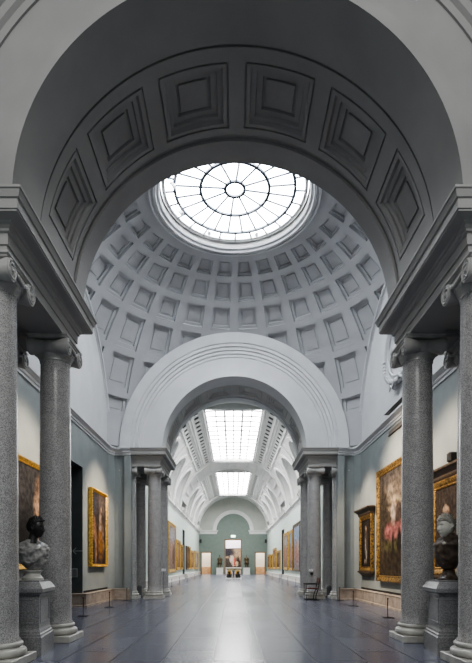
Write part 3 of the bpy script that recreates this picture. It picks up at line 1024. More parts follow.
# near left: bare limbed figure rising on the right of a dark grey canvas
cm = canvas_mat('canvas_grey_figure', ((.028, .026, .027), (.062, .058, .058)), [
    (.85, .62, .13, .16, .4, (.42, .27, .18)), (.76, .38, .05, .22, .4, (.48, .31, .21)), (.90, .32, .05, .2, .4, (.44, .28, .18)), (.95, .85, .16, .1, .5, (.35, .22, .15)), (.4, .3, .2, .3, .6, (.02, .018, .018)), (.3, .75, .25, .2, .7, (.06, .055, .056))], .04)
painting('dark painting with a bare-limbed figure, partly seen between the two nearest left columns', -1, 9.75, 12.16, 1.22, 3.74, .12, cm, M['gold_b'], fm2=None)
cm = canvas_mat('canvas_group', ((.03, .022, .02), (.08, .058, .05)), [
    (.25, .82, .28, .14, .6, (.06, .06, .075)), (.7, .85, .25, .12, .6, (.15, .12, .11)), (.22, .5, .1, .16, .4, (.30, .16, .09)), (.33, .25, .07, .22, .4, (.34, .19, .11)), (.62, .66, .09, .08, .35, (.40, .28, .2)), (.66, .33, .17, .24, .35, (.30, .13, .035)), (.62, .52, .09, .06, .4, (.36, .27, .21)), (.8, .45, .08, .12, .4, (.2, .13, .1)), (.85, .28, .07, .1, .4, (.22, .15, .07)), (.45, .7, .08, .2, .5, (.05, .035, .03)), (.7, .77, .06, .04, .4, (.38, .24, .17))], .035)
painting('gold-framed dark painting of standing figures on the left wall right of the dark doorway', -1, 15.86, 17.85, 1.28, 3.92, .09, cm, M['gold_b'], beads=True)
cm = canvas_mat('canvas_pale_thin', ((.018, .014, .012), (.045, .034, .028)), [
    (.45, .55, .12, .3, .35, (.10, .075, .06)), (.45, .83, .07, .05, .35, (.42, .29, .2)), (.40, .45, .05, .16, .4, (.34, .30, .27)), (.5, .25, .06, .14, .4, (.30, .26, .23)), (.62, .5, .06, .2, .5, (.07, .05, .04)), (.36, .12, .08, .05, .4, (.32, .27, .22))], .03)
painting("narrow gilt-framed painting with dark hood and pale standing figure, beside the right corner pier", 1, 16.6, 18.15, 1.0, 3.25, .16, cm, M['gold_d'], hood=True)
# large canvas: rider in a landscape (u runs towards the viewer, so u=0 is the far, left edge)
cm = canvas_mat('canvas_landscape', ((.05, .036, .024), (.105, .075, .048)), [
    (.25, .86, .5, .18, .6, (.10, .085, .08)), (.62, .80, .5, .12, .5, (.20, .15, .11)), (.26, .82, .10, .05, .4, (.34, .27, .2)), (.45, .72, .2, .035, .4, (.40, .31, .2)), (.3, .66, .08, .02, .4, (.3, .22, .14)), (.62, .62, .2, .03, .4, (.3, .24, .17)), (.85, .62, .25, .16, .5, (.14, .12, .11)), (.08, .6, .12, .3, .6, (.055, .042, .03)), (.48, .50, .12, .18, .4, (.075, .05, .042)), (.36, .60, .05, .1, .4, (.48, .38, .32)), (.37, .69, .03, .03, .4, (.5, .34, .24)), (.30, .43, .15, .08, .45, (.38, .14, .135)), (.55, .42, .12, .07, .45, (.34, .13, .12)), (.4, .28, .28, .06, .5, (.1, .09, .04)), (.75, .3, .12, .1, .5, (.13, .12, .05)), (.45, .12, .6, .1, .6, (.055, .04, .026)), (.35, .32, .03, .12, .4, (.03, .02, .017)), (.5, .3, .03, .14, .4, (.03, .02, .017))], .035)
painting('very large gilt-framed landscape painting with red-pink patches, behind the nearest whole right column', 1, 11.9, 15.98, .80, 4.42, .20, cm, M['gold_d'])
cm = canvas_mat('canvas_dark_portrait', ((.035, .026, .022), (.07, .052, .043)), [
    (.38, .72, .10, .06, .35, (.44, .30, .21)), (.36, .63, .06, .06, .4, (.48, .40, .33)), (.4, .4, .2, .28, .4, (.03, .022, .02)), (.34, .3, .07, .05, .4, (.34, .12, .08)), (.5, .16, .08, .1, .4, (.2, .12, .08))], .03)
painting('dark portrait in gilt frame with dark hood, seen behind the pale-headed bust', 1, 9.85, 11.6, 1.0, 3.36, .18, cm, M['gold_d'], hood=True)
# gallery
def gal(bgs, *bl): return canvas_mat('canvas_gallery', bgs, list(bl), .05)
warm = ((.17, .075, .035), (.32, .16, .075)); brown = ((.09, .05, .03), (.2, .12, .07)); sky = ((.25, .22, .2), (.45, .40, .36))
gcol = [
    (-1, 38.6, 43.3, .75, 4.95, .30, gal(((.16, .10, .08), (.30, .2, .16)), (.5, .8, .6, .16, .5, (.30, .28, .30)), (.4, .4, .2, .25, .5, (.36, .2, .14)), (.7, .3, .2, .2, .5, (.12, .07, .05))), 'tall reddish painting nearest on the left gallery wall, just past the column group'),
    (-1, 44.0, 47.0, .92, 3.75, .26, gal(warm, (.5, .45, .25, .3, .5, (.45, .24, .11)), (.5, .8, .3, .12, .5, (.4, .26, .12))), 'orange-brown painting second from the near end of the left gallery wall'),
    (-1, 47.5, 49.6, .95, 3.45, .2, gal(brown, (.5, .5, .25, .3, .5, (.3, .17, .12))), 'narrow brown painting just before the left gallery doorway'),
    (-1, 53.0, 55.4, .9, 3.55, .2, gal(brown, (.5, .55, .25, .28, .5, (.26, .15, .1))), 'dark framed painting just past the left gallery doorway'),
    (-1, 55.7, 58.3, .9, 3.62, .2, gal(brown, (.5, .6, .3, .2, .5, (.28, .12, .1))), 'dark reddish painting second past the left gallery doorway'),
    (-1, 59.0, 63.2, .9, 3.25, .22, gal(warm, (.5, .5, .3, .3, .5, (.5, .28, .1))), 'golden-framed painting third past the left gallery doorway'),
    (-1, 65.2, 71.6, .85, 3.4, .24, gal(((.28, .2, .15), (.42, .32, .25)), (.5, .5, .3, .3, .5, (.52, .4, .32))), 'painting farthest along the left gallery wall, next to the end wall'),
    (1, 37.6, 41.9, .88, 4.85, .28, gal(((.16, .13, .14), (.30, .26, .27)), (.5, .82, .7, .2, .5, (.22, .27, .36)), (.5, .35, .35, .25, .5, (.34, .17, .13)), (.7, .5, .12, .15, .5, (.4, .28, .22))), 'painting with blue upper part nearest on the right gallery wall, dark framed'),
    (1, 42.3, 45.0, .9, 4.55, .24, gal(((.15, .11, .1), (.28, .2, .17)), (.5, .8, .5, .18, .5, (.24, .30, .36)), (.5, .4, .3, .25, .5, (.36, .2, .14))), 'tall gilt painting second from the near end of the right gallery wall'),
    (1, 46.0, 49.8, .9, 4.62, .26, gal(((.2, .13, .1), (.36, .24, .2)), (.5, .8, .5, .15, .5, (.36, .36, .36)), (.4, .4, .3, .25, .5, (.4, .2, .14))), 'tall gilt painting just before the right gallery doorway'),
    (1, 53.6, 57.6, .95, 3.1, .24, gal(brown, (.5, .5, .3, .3, .5, (.24, .16, .11))), 'painting just past the right gallery doorway'),
    (1, 58.6, 62.8, .9, 3.55, .26, gal(warm, (.5, .5, .3, .3, .5, (.36, .24, .12))), 'tallest gilt painting in the far cluster past the right gallery doorway'),
    (1, 63.8, 66.8, .9, 2.9, .2, gal(brown, (.5, .5, .3, .3, .5, (.3, .2, .13))), 'small painting second from the end of the right gallery wall'),
    (1, 68.0, 72.6, .9, 2.95, .24, gal(warm, (.5, .5, .3, .3, .5, (.34, .2, .1))), 'painting farthest along the right gallery wall, next to the end wall'),
]
for (s, a, b, z0, z1, fw, cm, lab) in gcol:
    painting(lab, s, a, b, z0, z1, fw, cm, M['wood_d'] if ('dark framed' in lab) else M['gold'], group='paintings along the gallery walls')
cm = canvas_mat('canvas_beyond', ((.05, .045, .045), (.13, .12, .11)), [
    (.75, .75, .3, .28, .5, (.34, .26, .17)), (.25, .8, .3, .2, .5, (.035, .035, .045)), (.18, .25, .22, .28, .5, (.08, .07, .06)), (.42, .42, .12, .2, .4, (.62, .55, .46)), (.5, .2, .1, .14, .4, (.58, .5, .42)), (.6, .28, .07, .2, .35, (.5, .09, .05)), (.82, .38, .08, .2, .4, (.035, .03, .03)), (.72, .18, .08, .12, .4, (.6, .48, .3)), (.15, .55, .1, .06, .4, (.45, .32, .22)), (.92, .6, .08, .2, .5, (.4, .3, .2))], .04)
painting('large painting of several figures seen through the tall middle opening of the end wall', 0, 0, 3.1, 0, 3.35, .1, cm, M['wood_d'], loc=(0, YE + 8.97, 2.72), rz=0)

# ------------------------------------------------------------------ busts on pedestals
def make_pedestal(label, loc, rz):
    t = thing('pedestal', label, 'pedestal', loc, rz)

    mb = MB()
    mb.square([(.21, .42, 0), (.21, .42, .27), (.205, .415, .275)])
    mb.build('plinth', M['granite_d'], t)
    mb = MB()
    mb.square([(.205, .415, .27), (.195, .40, .285), (.193, .397, .31), (.18, .375, .325), (.177, .37, .35), (.165, .35, .38), (.162, .345, .40)])
    mb.build('base_moulding', M['granite_d'], t)
    mb = MB()
    mb.square([(.162, .345, .40), (.162, .345, .86)])
    def rc(h, z0, z1, y): return [(-h, y, z0), (h, y, z0), (h, y, z1), (-h, y, z1)]
    for k, (hw, d) in enumerate(((.105, .345), (.28, .162), (.105, .345), (.28, .162))):   # raised fillet round each face
        st0 = len(mb.v)
        mb.rings([rc(hw + .008, .455, .825, -d + .002), rc(hw + .004, .459, .821, -d - .007), rc(hw - .010, .475, .805, -d - .007), rc(hw - .014, .479, .801, -d + .002)], True)
        mb.xform(Matrix.Rotation(k * PI / 2, 4, 'Z'), st0)
    mb.build('die', M['granite_d'], t)
    mb = MB()
    mb.square([(.162, .345, .855), (.175, .36, .87), (.178, .365, .885), (.20, .40, .90), (.225, .425, .92), (.23, .43, .97), (.22, .42, .985), (.175, .36, 1.06), (.16, .33, 1.07), (.16, .33, 1.09)])
    mb.build('cap', M['granite_d'], t)
    return t

def head_mesh(scale=1.0, eye=True):
    mb = MB(); n, m = 56, 44
    g = lambda x, s: math.exp(-(x / s) ** 2)
    rs = []
    for j in range(m + 1):
        el = -PI / 2 + PI * j / m
        ring = []
        for i in range(n):
            az = 2 * PI * i / n
            cx, cy, cz = math.cos(el) * math.cos(az), math.cos(el) * math.sin(az), math.sin(el)
            x, y, z = .115 * cx, .084 * cy, .145 * cz
            if z < 0:                         # jaw narrows
                t = min(1, -z / .145)
                y *= 1 - .30 * t * t
                if x < 0: x *= 1 - .35 * t
                else: x += .012 * t
            if cx > 0:
                x = min(x, .098 + .1 * (x - .098)) if x > .098 else x
                f = cx ** .5
                nz = max(0, min(1, (.032 - z) / .07)) * (1 if z > -.045 else max(0, 1 - (-.045 - z) / .012))
                x += f * (.036 * nz + .004) * g(y, .014 + .006 * nz)
                x += f * .010 * g(z - .034, .010) * g(abs(y) - .03, .025)
                x -= f * .016 * g(z - .014, .014) * g(abs(y) - .033, .016)
                x += f * .008 * g(z - .012, .008) * g(abs(y) - .033, .011)
                x += f * .007 * g(z + .03, .02) * g(abs(y) - .05, .018)
                x += f * .012 * g(z + .068, .006) * g(y, .024)
                x += f * .010 * g(z + .083, .007) * g(y, .020)
                x -= f * .006 * g(z + .0755, .003) * g(y, .024)
                x -= f * .008 * g(z + .097, .008) * g(y, .03)
                x += f * .014 * g(z + .122, .016) * g(y, .026)
            ring.append((x, y, z))
        rs.append(ring)
    mb.rings(rs, True, True, True)
    for s in (-1, 1):                          # ears
        st0 = len(mb.v)
        mb.ball((0, 0, 0), (.024, .010, .036), 14, 10)
        mb.tube([(.012, .006 * s, -.028), (-.016, .012 * s, -.012), (-.022, .013 * s, .016), (-.004, .012 * s, .034), (.014, .008 * s, .024)], .006, 6)
        mb.xform(Matrix.Translation((-.008, s * .084, -.004)) @ Matrix.Rotation(s * R(-14), 4, 'Z'), st0)
    mb.xform(Matrix.Scale(scale, 4))
    return mb
def hair_mesh(scale, curl, front):
    """front(az) gives the lowest angle the hair comes down to"""
    mb = MB(); n, m = 72, 34
    cols = []
    for i in range(n):
        az = 2 * PI * i / n
        lo = front(az)
        col = []
        for j in range(m + 1):
            el = lo + (PI / 2 - lo) * j / m
            cx, cy, cz = math.cos(el) * math.cos(az), math.cos(el) * math.sin(az), math.sin(el)
            k = noise.noise(Vector((cx * curl, cy * curl, cz * curl)))
            k2 = abs(noise.noise(Vector((cx * curl * 2 + 9, cy * curl * 2, cz * curl * 2))))
            d = 1.09 + .09 * k + .20 * k2
            if j == 0: d = .93
            x, y, z = .114 * cx * d, .086 * cy * d, .145 * cz * d
            if z < 0:
                t = min(1, -z / .145)
                if x < 0: x *= 1 - .30 * t
                y *= 1 - .18 * t
            col.append((x, y, z))
        cols.append(col)
    rs = [[cols[i][j] for i in range(n)] for j in range(m + 1)]
    mb.rings(rs, True, False, True)
    mb.xform(Matrix.Scale(scale, 4))
    return mb
def torso_mesh(folds):
    """half-length bust facing +x, foot of the bust at z=0, neck hole near z=.47"""
    mb = MB(); n = 72
    key = [(0, .06, .075, .00), (.03, .10, .125, .00), (.08, .135, .19, .006), (.16, .150, .232, .012), (.24, .150, .245, .018), (.31, .148, .268, .010), (.36, .132, .262, -.004), (.40, .112, .225, -.012), (.435, .09, .155, -.014), (.462, .075, .098, -.010), (.48, .066, .074, -.004)]
    def at(z):
        for a, b in zip(key, key[1:]):
            if a[0] <= z <= b[0]:
                t = (z - a[0]) / (b[0] - a[0]); t = t * t * (3 - 2 * t) * .5 + t * .5
                return [a[q] + (b[q] - a[q]) * t for q in range(1, 4)]
        return key[-1][1:]
    rs = []
    m = 44
    for j in range(m + 1):
        z = .48 * j / m
        rx, ry, cx = at(z)
        ring = []
        for i in range(n):
            a = 2 * PI * i / n
            c, s = math.cos(a), math.sin(a)
            ex = 2.6
            k = (abs(c) ** ex + abs(s) ** ex) ** (-1 / ex)
            x, y = rx * k * c, ry * k * s
            fade = min(1, z / .06) * min(1, max(0, (.48 - z) / .06))
            d = folds(y, z, c) * fade
            x += d * c; y += d * s * .7
            zz = z
            if c < 0: zz = z                       # hollow cut at the lower edge rises to the sides
            zz = z + .16 * (abs(y) / .27) ** 2 * (1 - z / .48) ** 1.5
            ring.append((x + cx, y, zz))
        rs.append(ring)
    mb.rings(rs, True, True, True)
    return mb

def make_bust(label, loc, rz_torso, rz_head, mats, hair_front, curl, head_dark, socle):
    t = thing('bust', label, 'bust', loc)
    mb = MB()
    if socle == 'round':
        mb.lathe([(.155, 0), (.155, .03), (.135, .045), (.115, .07), (.108, .10), (.13, .12), (.14, .135), (.14, .15)], 36)
    else:
        mb.lathe([(.16, 0), (.16, .022), (.13, .04), (.10, .08), (.085, .12), (.09, .145), (.10, .15)], 36)
    mb.build('socle', mats['socle'], t, smooth=True, angle=40)
    rid = lambda t: 1 - abs(math.sin(t))
    def folds_toga(y, z, c):
        w_ = noise.noise(Vector((y * 7, z * 7, c)))
        a = .030 * rid(15 * (z - .9 * y) + 1.6 * w_ + .4) ** 2 + .016 * rid(24 * (z + 1.3 * y) + 2.2 * w_) ** 2
        b = .020 * math.exp(-((z - .33 - .5 * y) / .03) ** 2)
        return (a + b - .015) * (1 if c > -.3 else .4)
    def folds_armour(y, z, c):
        w_ = noise.noise(Vector((y * 8, z * 8, c + 4)))
        a = .020 * rid(14 * (z + .8 * y) + 1.5 * w_) ** 2 + .018 * math.exp(-((z - .36 + .35 * abs(y)) / .025) ** 2)
        if c > 0: a += .012 * math.exp(-((abs(y) - .09) / .07) ** 2 - ((z - .27) / .07) ** 2)
        return a - .008
    mb = torso_mesh(folds_toga if head_dark else folds_armour)
    mb.xform(Matrix.Translation((0, 0, .145)) @ Matrix.Rotation(rz_torso, 4, 'Z') @ Matrix.Diagonal((.98, .98, .98 if head_dark else 1.18, 1)))
    drape = mb.build('draped_chest', mats['torso'], t, smooth=True, angle=60)
    if not head_dark:
        q = MB(); q.ball((0, 0, 0), (.02, .03, .03), 14, 8)
        q.xform(Matrix.Translation((0, 0, .145)) @ Matrix.Rotation(rz_torso, 4, 'Z') @ Matrix.Translation((.158, .10, .40)))
        q.build('brooch', mats['head'], drape, smooth=True)
    # neck and head are one piece
    hs = 1.08 if head_dark else 1.18
    HZ = .79 if head_dark else .81
    fo = .055
    mb = head_mesh(hs)
    mb.xform(Matrix.Translation((fo * math.cos(rz_head), fo * math.sin(rz_head), HZ)) @ Matrix.Rotation(rz_head, 4, 'Z') @ Matrix.Rotation(R(4), 4, 'Y'))
    mb.tube([(0, 0, .55), (0, 0, .60), (.01 * math.cos(rz_head), 0, .66), (.025 * math.cos(rz_head), 0, .72), (.035 * math.cos(rz_head), 0, .79)], [(.088, .105), (.072, .08), (.064, .066), (.063, .063), (.06, .06)], 28)
    hd = mb.build('head', mats['head'], t, smooth=True, angle=60)
    rm = hd.modifiers.new('remesh', 'REMESH'); rm.mode = 'VOXEL'; rm.voxel_size = .0055; rm.use_smooth_shade = True
    sm = hd.modifiers.new('smooth', 'SMOOTH'); sm.factor = .5; sm.iterations = 2
    mb = hair_mesh(hs, curl, hair_front)
    mb.xform(Matrix.Translation((fo * math.cos(rz_head), fo * math.sin(rz_head), HZ)) @ Matrix.Rotation(rz_head, 4, 'Z') @ Matrix.Rotation(R(4), 4, 'Y'))
    mb.build('hair', mats['hair'], hd, smooth=True, angle=70)
    return t
def hairline(az, front, side, back):
    c = math.cos(az)
    if c > .55: return R(front)
    if c > -.2:
        u = (.55 - c) / .75
        return R(front + (side - front) * u)
    u = (-.2 - c) / .8
    return R(side + (back - side) * u)
PX, PY = 3.08, 7.27
make_pedestal('grey granite pedestal carrying the dark-headed bust, between the two nearest left columns', (-PX, PY, 0), R(9))
make_pedestal('grey granite pedestal carrying the pale-headed bust, between the two nearest right columns', (PX + .07, PY, 0), R(-9))
make_bust("portrait bust with black head facing right and grey veined marble drapery, on left pedestal", (-PX - .01, PY, 1.09), R(-38), R(-6),
          dict(socle=M['marble'], torso=M['bust_grey'], head=M['bust_black'], hair=M['bust_black']), lambda a: hairline(a, 34, 4, -30), 7, True, 'round')
make_bust('portrait bust with curly pale stone head facing left and dark brown chest, on right pedestal', (PX + .13, PY, 1.09), R(180 + 14), R(180 + 20),
          dict(socle=M['bust_brown'], torso=M['bust_brown'], head=M['bust_pale'], hair=M['bust_hair']), lambda a: hairline(a, 27, 0, -32), 8, False, 'dark')

# ------------------------------------------------------------------ rope-barrier posts
def make_post():
    t = thing('barrier_post', '', 'barrier post')
    mb = MB(); mb.bbox(-.13, .13, -.13, .13, 0, .014, .004); mb.build('base_plate', M['black'], t)
    mb = MB(); mb.lathe([(.022, .012), (.014, .03), (.012, .05), (.012, .46)], 12); mb.build('pole', M['black'], t, smooth=True)
    mb = MB(); mb.lathe([(.012, .45), (.02, .465), (.022, .485), (.012, .50), (.002, .503)], 12); mb.build('knob', M['black'], t, smooth=True)
    return t
p0 = make_post()
spots = [(-3.92, 12.4, 'thin black barrier post in front of the dark left doorway, nearest of the left three'),
         (-3.94, 15.1, 'thin black barrier post below the gold-framed left painting, middle of the left three'),
         (-4.0, 17.85, 'thin black barrier post by the left corner pier, farthest of the left three'),
         (3.83, 12.05, 'thin black barrier post beside the nearest whole right column, nearest of the right three'),
         (3.83, 15.5, 'thin black barrier post under the narrow hooded painting, middle of the right three'),
         (3.98, 18.15, 'thin black barrier post by the right corner pier, farthest of the right three')]
gl = [30.2, 34.6, 40.6, 48.2, 57.0]
nth = ['first', 'second', 'third', 'fourth', 'fifth']
for s, w in ((-1, 'left'), (1, 'right')):
    for k, y in enumerate(gl):
        spots.append((s * 3.9, y, 'small black barrier post along the %s gallery wall, %s past the column group' % (w, nth[k])))
for k, (x, y, lab) in enumerate(spots):
    o = p0 if k == 0 else dup(p0)
    o.location = (x, y, 0); o['label'] = lab; o['group'] = 'barrier posts along the walls'

# ------------------------------------------------------------------ attendant's chair
t = thing('armchair', 'small dark armchair with red-brown seat at the foot of the far right column', 'chair', (2.98, 18.45, 0), 0)
# faces -x
mb = MB(); mb.bbox(-.20, .22, -.23, .23, .415, .465, .012); mb.build('seat', M['leather'], t)
mb = MB(); mb.tube([(.235, -.24, .66), (.262, -.24, .84)], .016, 8); mb.tube([(.235, .24, .66), (.262, .24, .84)], .016, 8)
st0 = len(mb.v); mb.bbox(-.022, .022, -.25, .25, -.105, .105, .008); mb.xform(Matrix.Translation((.255, 0, .745)) @ Matrix.Rotation(R(8), 4, 'Y'), st0)
mb.build('backrest', M['leather'], t)
for sy in (-1, 1):
    y = sy * .25
    mb = MB(); mb.bbox(-.30, .25, y - .028, y + .028, .60, .632, .006); mb.build('armrest', M['black'], t)
    mb = MB(); mb.tube([(-.26, y, 0), (-.26, y, .61)], .017, 8); mb.build('leg', M['black'], t, smooth=True)
    mb = MB(); mb.tube([(.10, y, 0), (.12, y, .2), (.20, y, .44), (.24, y, .66)], .017, 8); mb.build('leg', M['black'], t, smooth=True)
    mb = MB(); mb.tube([(-.28, y, .014), (.24, y, .014)], .016, 8); mb.build('floor_rail', M['black'], t, smooth=True)
for xr in (-.26, .15):
    mb = MB(); mb.tube([(xr, -.25, .40), (xr, .25, .40)], .014, 8); mb.build('seat_rail', M['black'], t, smooth=True)

# ------------------------------------------------------------------ little things by the far columns
for s, w in ((-1, 'left'), (1, 'right')):
    t = thing('bollard', 'small round-topped grey post on the floor behind the front columns of the far %s group' % w, 'bollard', (s * 3.98, 20.15, 0), 0, 'grey posts behind the far columns')
    mb = MB(); mb.lathe([(.10, 0), (.10, .40), (.095, .44), (.07, .475), (.03, .49), (.002, .492)], 20); mb.build('body', M['metal'], t, smooth=True)
    mb = MB(); mb.lathe([(.125, 0), (.125, .02), (.10, .025)], 20); mb.build('foot', M['black'], t, smooth=True)
t = thing('sensor_stand', 'slim pole with a small white head beside the front column of the far left group', 'stand', (-2.93, 19.95, 0))
mb = MB(); mb.lathe([(.10, 0), (.10, .015), (.012, .03), (.011, 1.1)], 14); mb.build('pole', M['metal'], t, smooth=True)
mb = MB(); mb.bbox(-.085, .085, -.05, .05, 1.08, 1.19, .01); mb.build('sensor_head', M['white'], t)
t = thing('wall_sensor', 'small white sensor with trailing cable fixed on the far right front column above the chair', 'sensor', (3.04, mir(YB1) - .262, 1.12))
mb = MB(); mb.bbox(-.10, .06, -.05, .03, -.04, .05, .008); mb.build('sensor_body', M['white'], t)
mb = MB(); mb.tube([(.0, .0, .05), (.03, .0, .16), (-.01, .0, .30), (.05, .0, .42), (.0, .01, .50)], .010, 8); mb.build('cable', M['marble'], t, smooth=True)
mb = MB(); mb.bbox(-.04, .05, -.05, .03, -.17, -.09, .008); mb.build('plug_box', M['black'], t)

# black speaker high on the right wall, glimpsed between the nearest right columns
t = thing('wall_speaker', 'small black speaker high on the right wall between the two nearest right columns', 'speaker', (HX - .02, 10.38, 3.66))
mb = MB(); mb.box(-.16, .02, -.03, .03, .06, .1); mb.build('bracket', M['black'], t)
mb = MB(); mb.bbox(-.24, -.06, -.09, .09, -.12, .10, .03); mb.build('cabinet', M['black'], t)
for s, w in ((-1, 'left'), (1, 'right')):
    t = thing('wall_speaker', 'tiny black speaker on the %s gallery wall at the corner with the end wall' % w, 'speaker', (s * (GX - .02), 73.9, 5.1), 0, 'speakers in the gallery corners')
    mb = MB(); mb.box(*sorted((-s * .12, s * .02)), -.04, .04, .0, .08); mb.build('bracket', M['black'], t)
    mb = MB(); mb.bbox(*sorted((-s * .42, -s * .1)), -.2, .2, -.25, .3, .03); mb.build('cabinet', M['black'], t)
# direction arrow on the doorway's jamb
mb = MB()
def stroke(a, b, w=.012):
    d = (Vector(b) - Vector(a)).normalized(); n_ = Vector((-d.y, d.x)) * w
    p = [Vector(a) + n_, Vector(a) - n_, Vector(b) - n_, Vector(b) + n_]
    mb.face(*[(q.x, 0, q.y) for q in p])
stroke((-.17, 0), (.17, 0)); stroke((-.17, 0), (-.06, .10)); stroke((-.17, 0), (-.06, -.10))
o = mb.build('arrow_sign', M['arrow'], weld=False); o.location = (-HX - .14, DY1 - .006, 1.78)
tag(o, 'pale thin arrow pointing left, painted on the side of the dark left doorway', 'sign')
t = thing('wall_label', 'small grey label plate low on the side of the dark left doorway', 'label', (-HX - .25, DY1, 1.08))
mb = MB(); mb.bbox(-.09, .09, -.015, 0, -.14, .14, .004); mb.build('plate', M['arrow'], t)
mb = MB(); mb.bbox(-.075, .075, -.018, -.012, -.12, .12, .002); mb.build('card', M['metal'], t)

# ------------------------------------------------------------------ end of the gallery: exit sign, statues, table
t = thing('exit_sign', 'small glowing pale green sign above the tall middle opening of the end wall', 'sign', (0, YE, 5.95))
mb = MB(); mb.bbox(-.32, .32, -.08, -.02, -.16, .16, .01); mb.build('lit_panel', M['exit'], t)
mb = MB(); mb.bbox(-.35, .35, -.05, 0, -.19, .19, .01); mb.build('housing', M['white'], t)

def make_statue(label, x, pose):
    p = thing('statue_pedestal', 'white block pedestal under the %s bronze statue at the end wall' % ('left' if x < 0 else 'right'), 'pedestal', (x, YE - 1.1, 0))
    mb = MB(); mb.square([(.56, .5, 0), (.56, .5, .08), (.5, .45, .1), (.5, .45, .96), (.54, .48, .98), (.54, .48, 1.05)]); mb.build('block', M['white_stone'], p)
    t = thing('statue', label, 'statue', (x, YE - 1.1, 1.05))
    mb = MB()
    # standing figure facing -y
    s = pose
    mb.bbox(-.32, .32, -.26, .26, 0, .08, .02)
    mb.tube([(-.13, .02, .1), (-.13, .0, .3), (-.125, .02, .52), (-.12, -.02, .62), (-.10, 0, 1.0)], [.065, .085, .075, .085, .12], 14)
    mb.tube([(.15, -.06, .1), (.15, -.05, .3), (.14, -.06, .54), (.13, -.05, .64), (.10, 0, 1.0)], [.065, .085, .075, .085, .12], 14)
    for fx, fy in ((-.13, 0), (.15, -.08)): mb.ball((fx, fy - .06, .12), (.06, .14, .05), 12, 8)
    mb.loft([(0, 0, .72, .25, .21), (0, 0, .85, .24, .19), (0, 0, 1.02, .20, .15), (0, 0, 1.18, .21, .15), (0, 0, 1.36, .25, .165), (0, .01, 1.48, .26, .14), (0, .01, 1.56, .14, .10), (0, 0, 1.62, .07, .07), (0, 0, 1.70, .065, .065)], 24)
    mb.ball((0, -.02, 1.80), (.095, .12, .14), 16, 12)
    mb.ball((0, -.15, 1.79), (.02, .03, .035), 8, 6); mb.ball((0, -.10, 1.71), (.05, .05, .05), 10, 8)
    mb.tube([(s * .24, .0, 1.46), (s * .34, .0, 1.24), (s * .37, -.05, 1.10), (s * .34, -.26, 1.08)], [.085, .07, .06, .045], 12)
    mb.tube([(-s * .24, .0, 1.46), (-s * .36, .04, 1.25), (-s * .40, .0, 1.10), (-s * .26, -.16, 1.06)], [.085, .07, .06, .045], 12)
    for sx_, hx, hy, hz in ((s, s * .34, -.30, 1.07), (-s, -s * .22, -.20, 1.05)):
        mb.ball((hx, hy, hz), (.045, .06, .035), 10, 8)
        for k in range(4): mb.tube([(hx - .03 + .02 * k, hy - .04, hz), (hx - .03 + .02 * k, hy - .09, hz - .02), (hx - .03 + .02 * k, hy - .10, hz - .05)], .011, 6)
    b = mb.build('figure', M['bronze'], t, smooth=True)
    rm = b.modifiers.new('remesh', 'REMESH'); rm.mode = 'VOXEL'; rm.voxel_size = .018; rm.use_smooth_shade = True
    q = MB()
    q.rings([[((.22 + .14 * (1 - k / 10)) * math.cos(a) , .02 + (.16 + .06 * (1 - k / 10)) * math.sin(a) + .012 * math.sin(7 * a), .45 + k * .1) for a in [R(10 + 160 * i / 20) for i in range(21)]] for k in range(11)], False)
    c = q.build('cloak', M['bronze'], b, smooth=True)
    so = c.modifiers.new('solid', 'SOLIDIFY'); so.thickness = .03
    if pose > 0:
        q = MB(); q.tube([(.36, -.33, .3), (.36, -.33, 1.9)], .018, 8); q.build('staff', M['bronze'], b, smooth=True)
    return t
make_statue('bronze statue of a standing cloaked figure on the pedestal left of the middle opening', -2.07, -1)
make_statue('bronze statue of a standing cloaked figure holding a staff, right of the middle opening', 2.07, 1)

t = thing('lion_table', "pale inlaid table carried by dark lions with gold manes, far down the gallery", 'table', (.02, 49.2, 0))
mb = MB(); mb.square([(.80, 1.3, 0), (.80, 1.3, .10), (.77, 1.27, .12)]); mb.build('plinth', M['white_stone'], t)
mb = MB(); mb.square([(.70, 1.2, .86), (.70, 1.2, 1.0), (.74, 1.25, 1.02), (.74, 1.25, 1.05)]); mb.build('apron', noise_mat('inlaid_apron', (.30, .27, .13), (.55, .5, .3), 8, .4), t)
mb = MB(); mb.square([(.78, 1.3, 1.05), (.80, 1.32, 1.07), (.80, 1.32, 1.12), (.78, 1.3, 1.14)]); mb.build('table_top', noise_mat('inlaid_marble_top', (.5, .45, .40), (.7, .66, .6), 6, .3), t)
mb = MB(); mb.lathe([(.20, .12), (.20, .18), (.12, .24), (.10, .5), (.14, .72), (.2, .8), (.2, .86)], 20); mb.build('baluster', M['white_stone'], t, smooth=True)
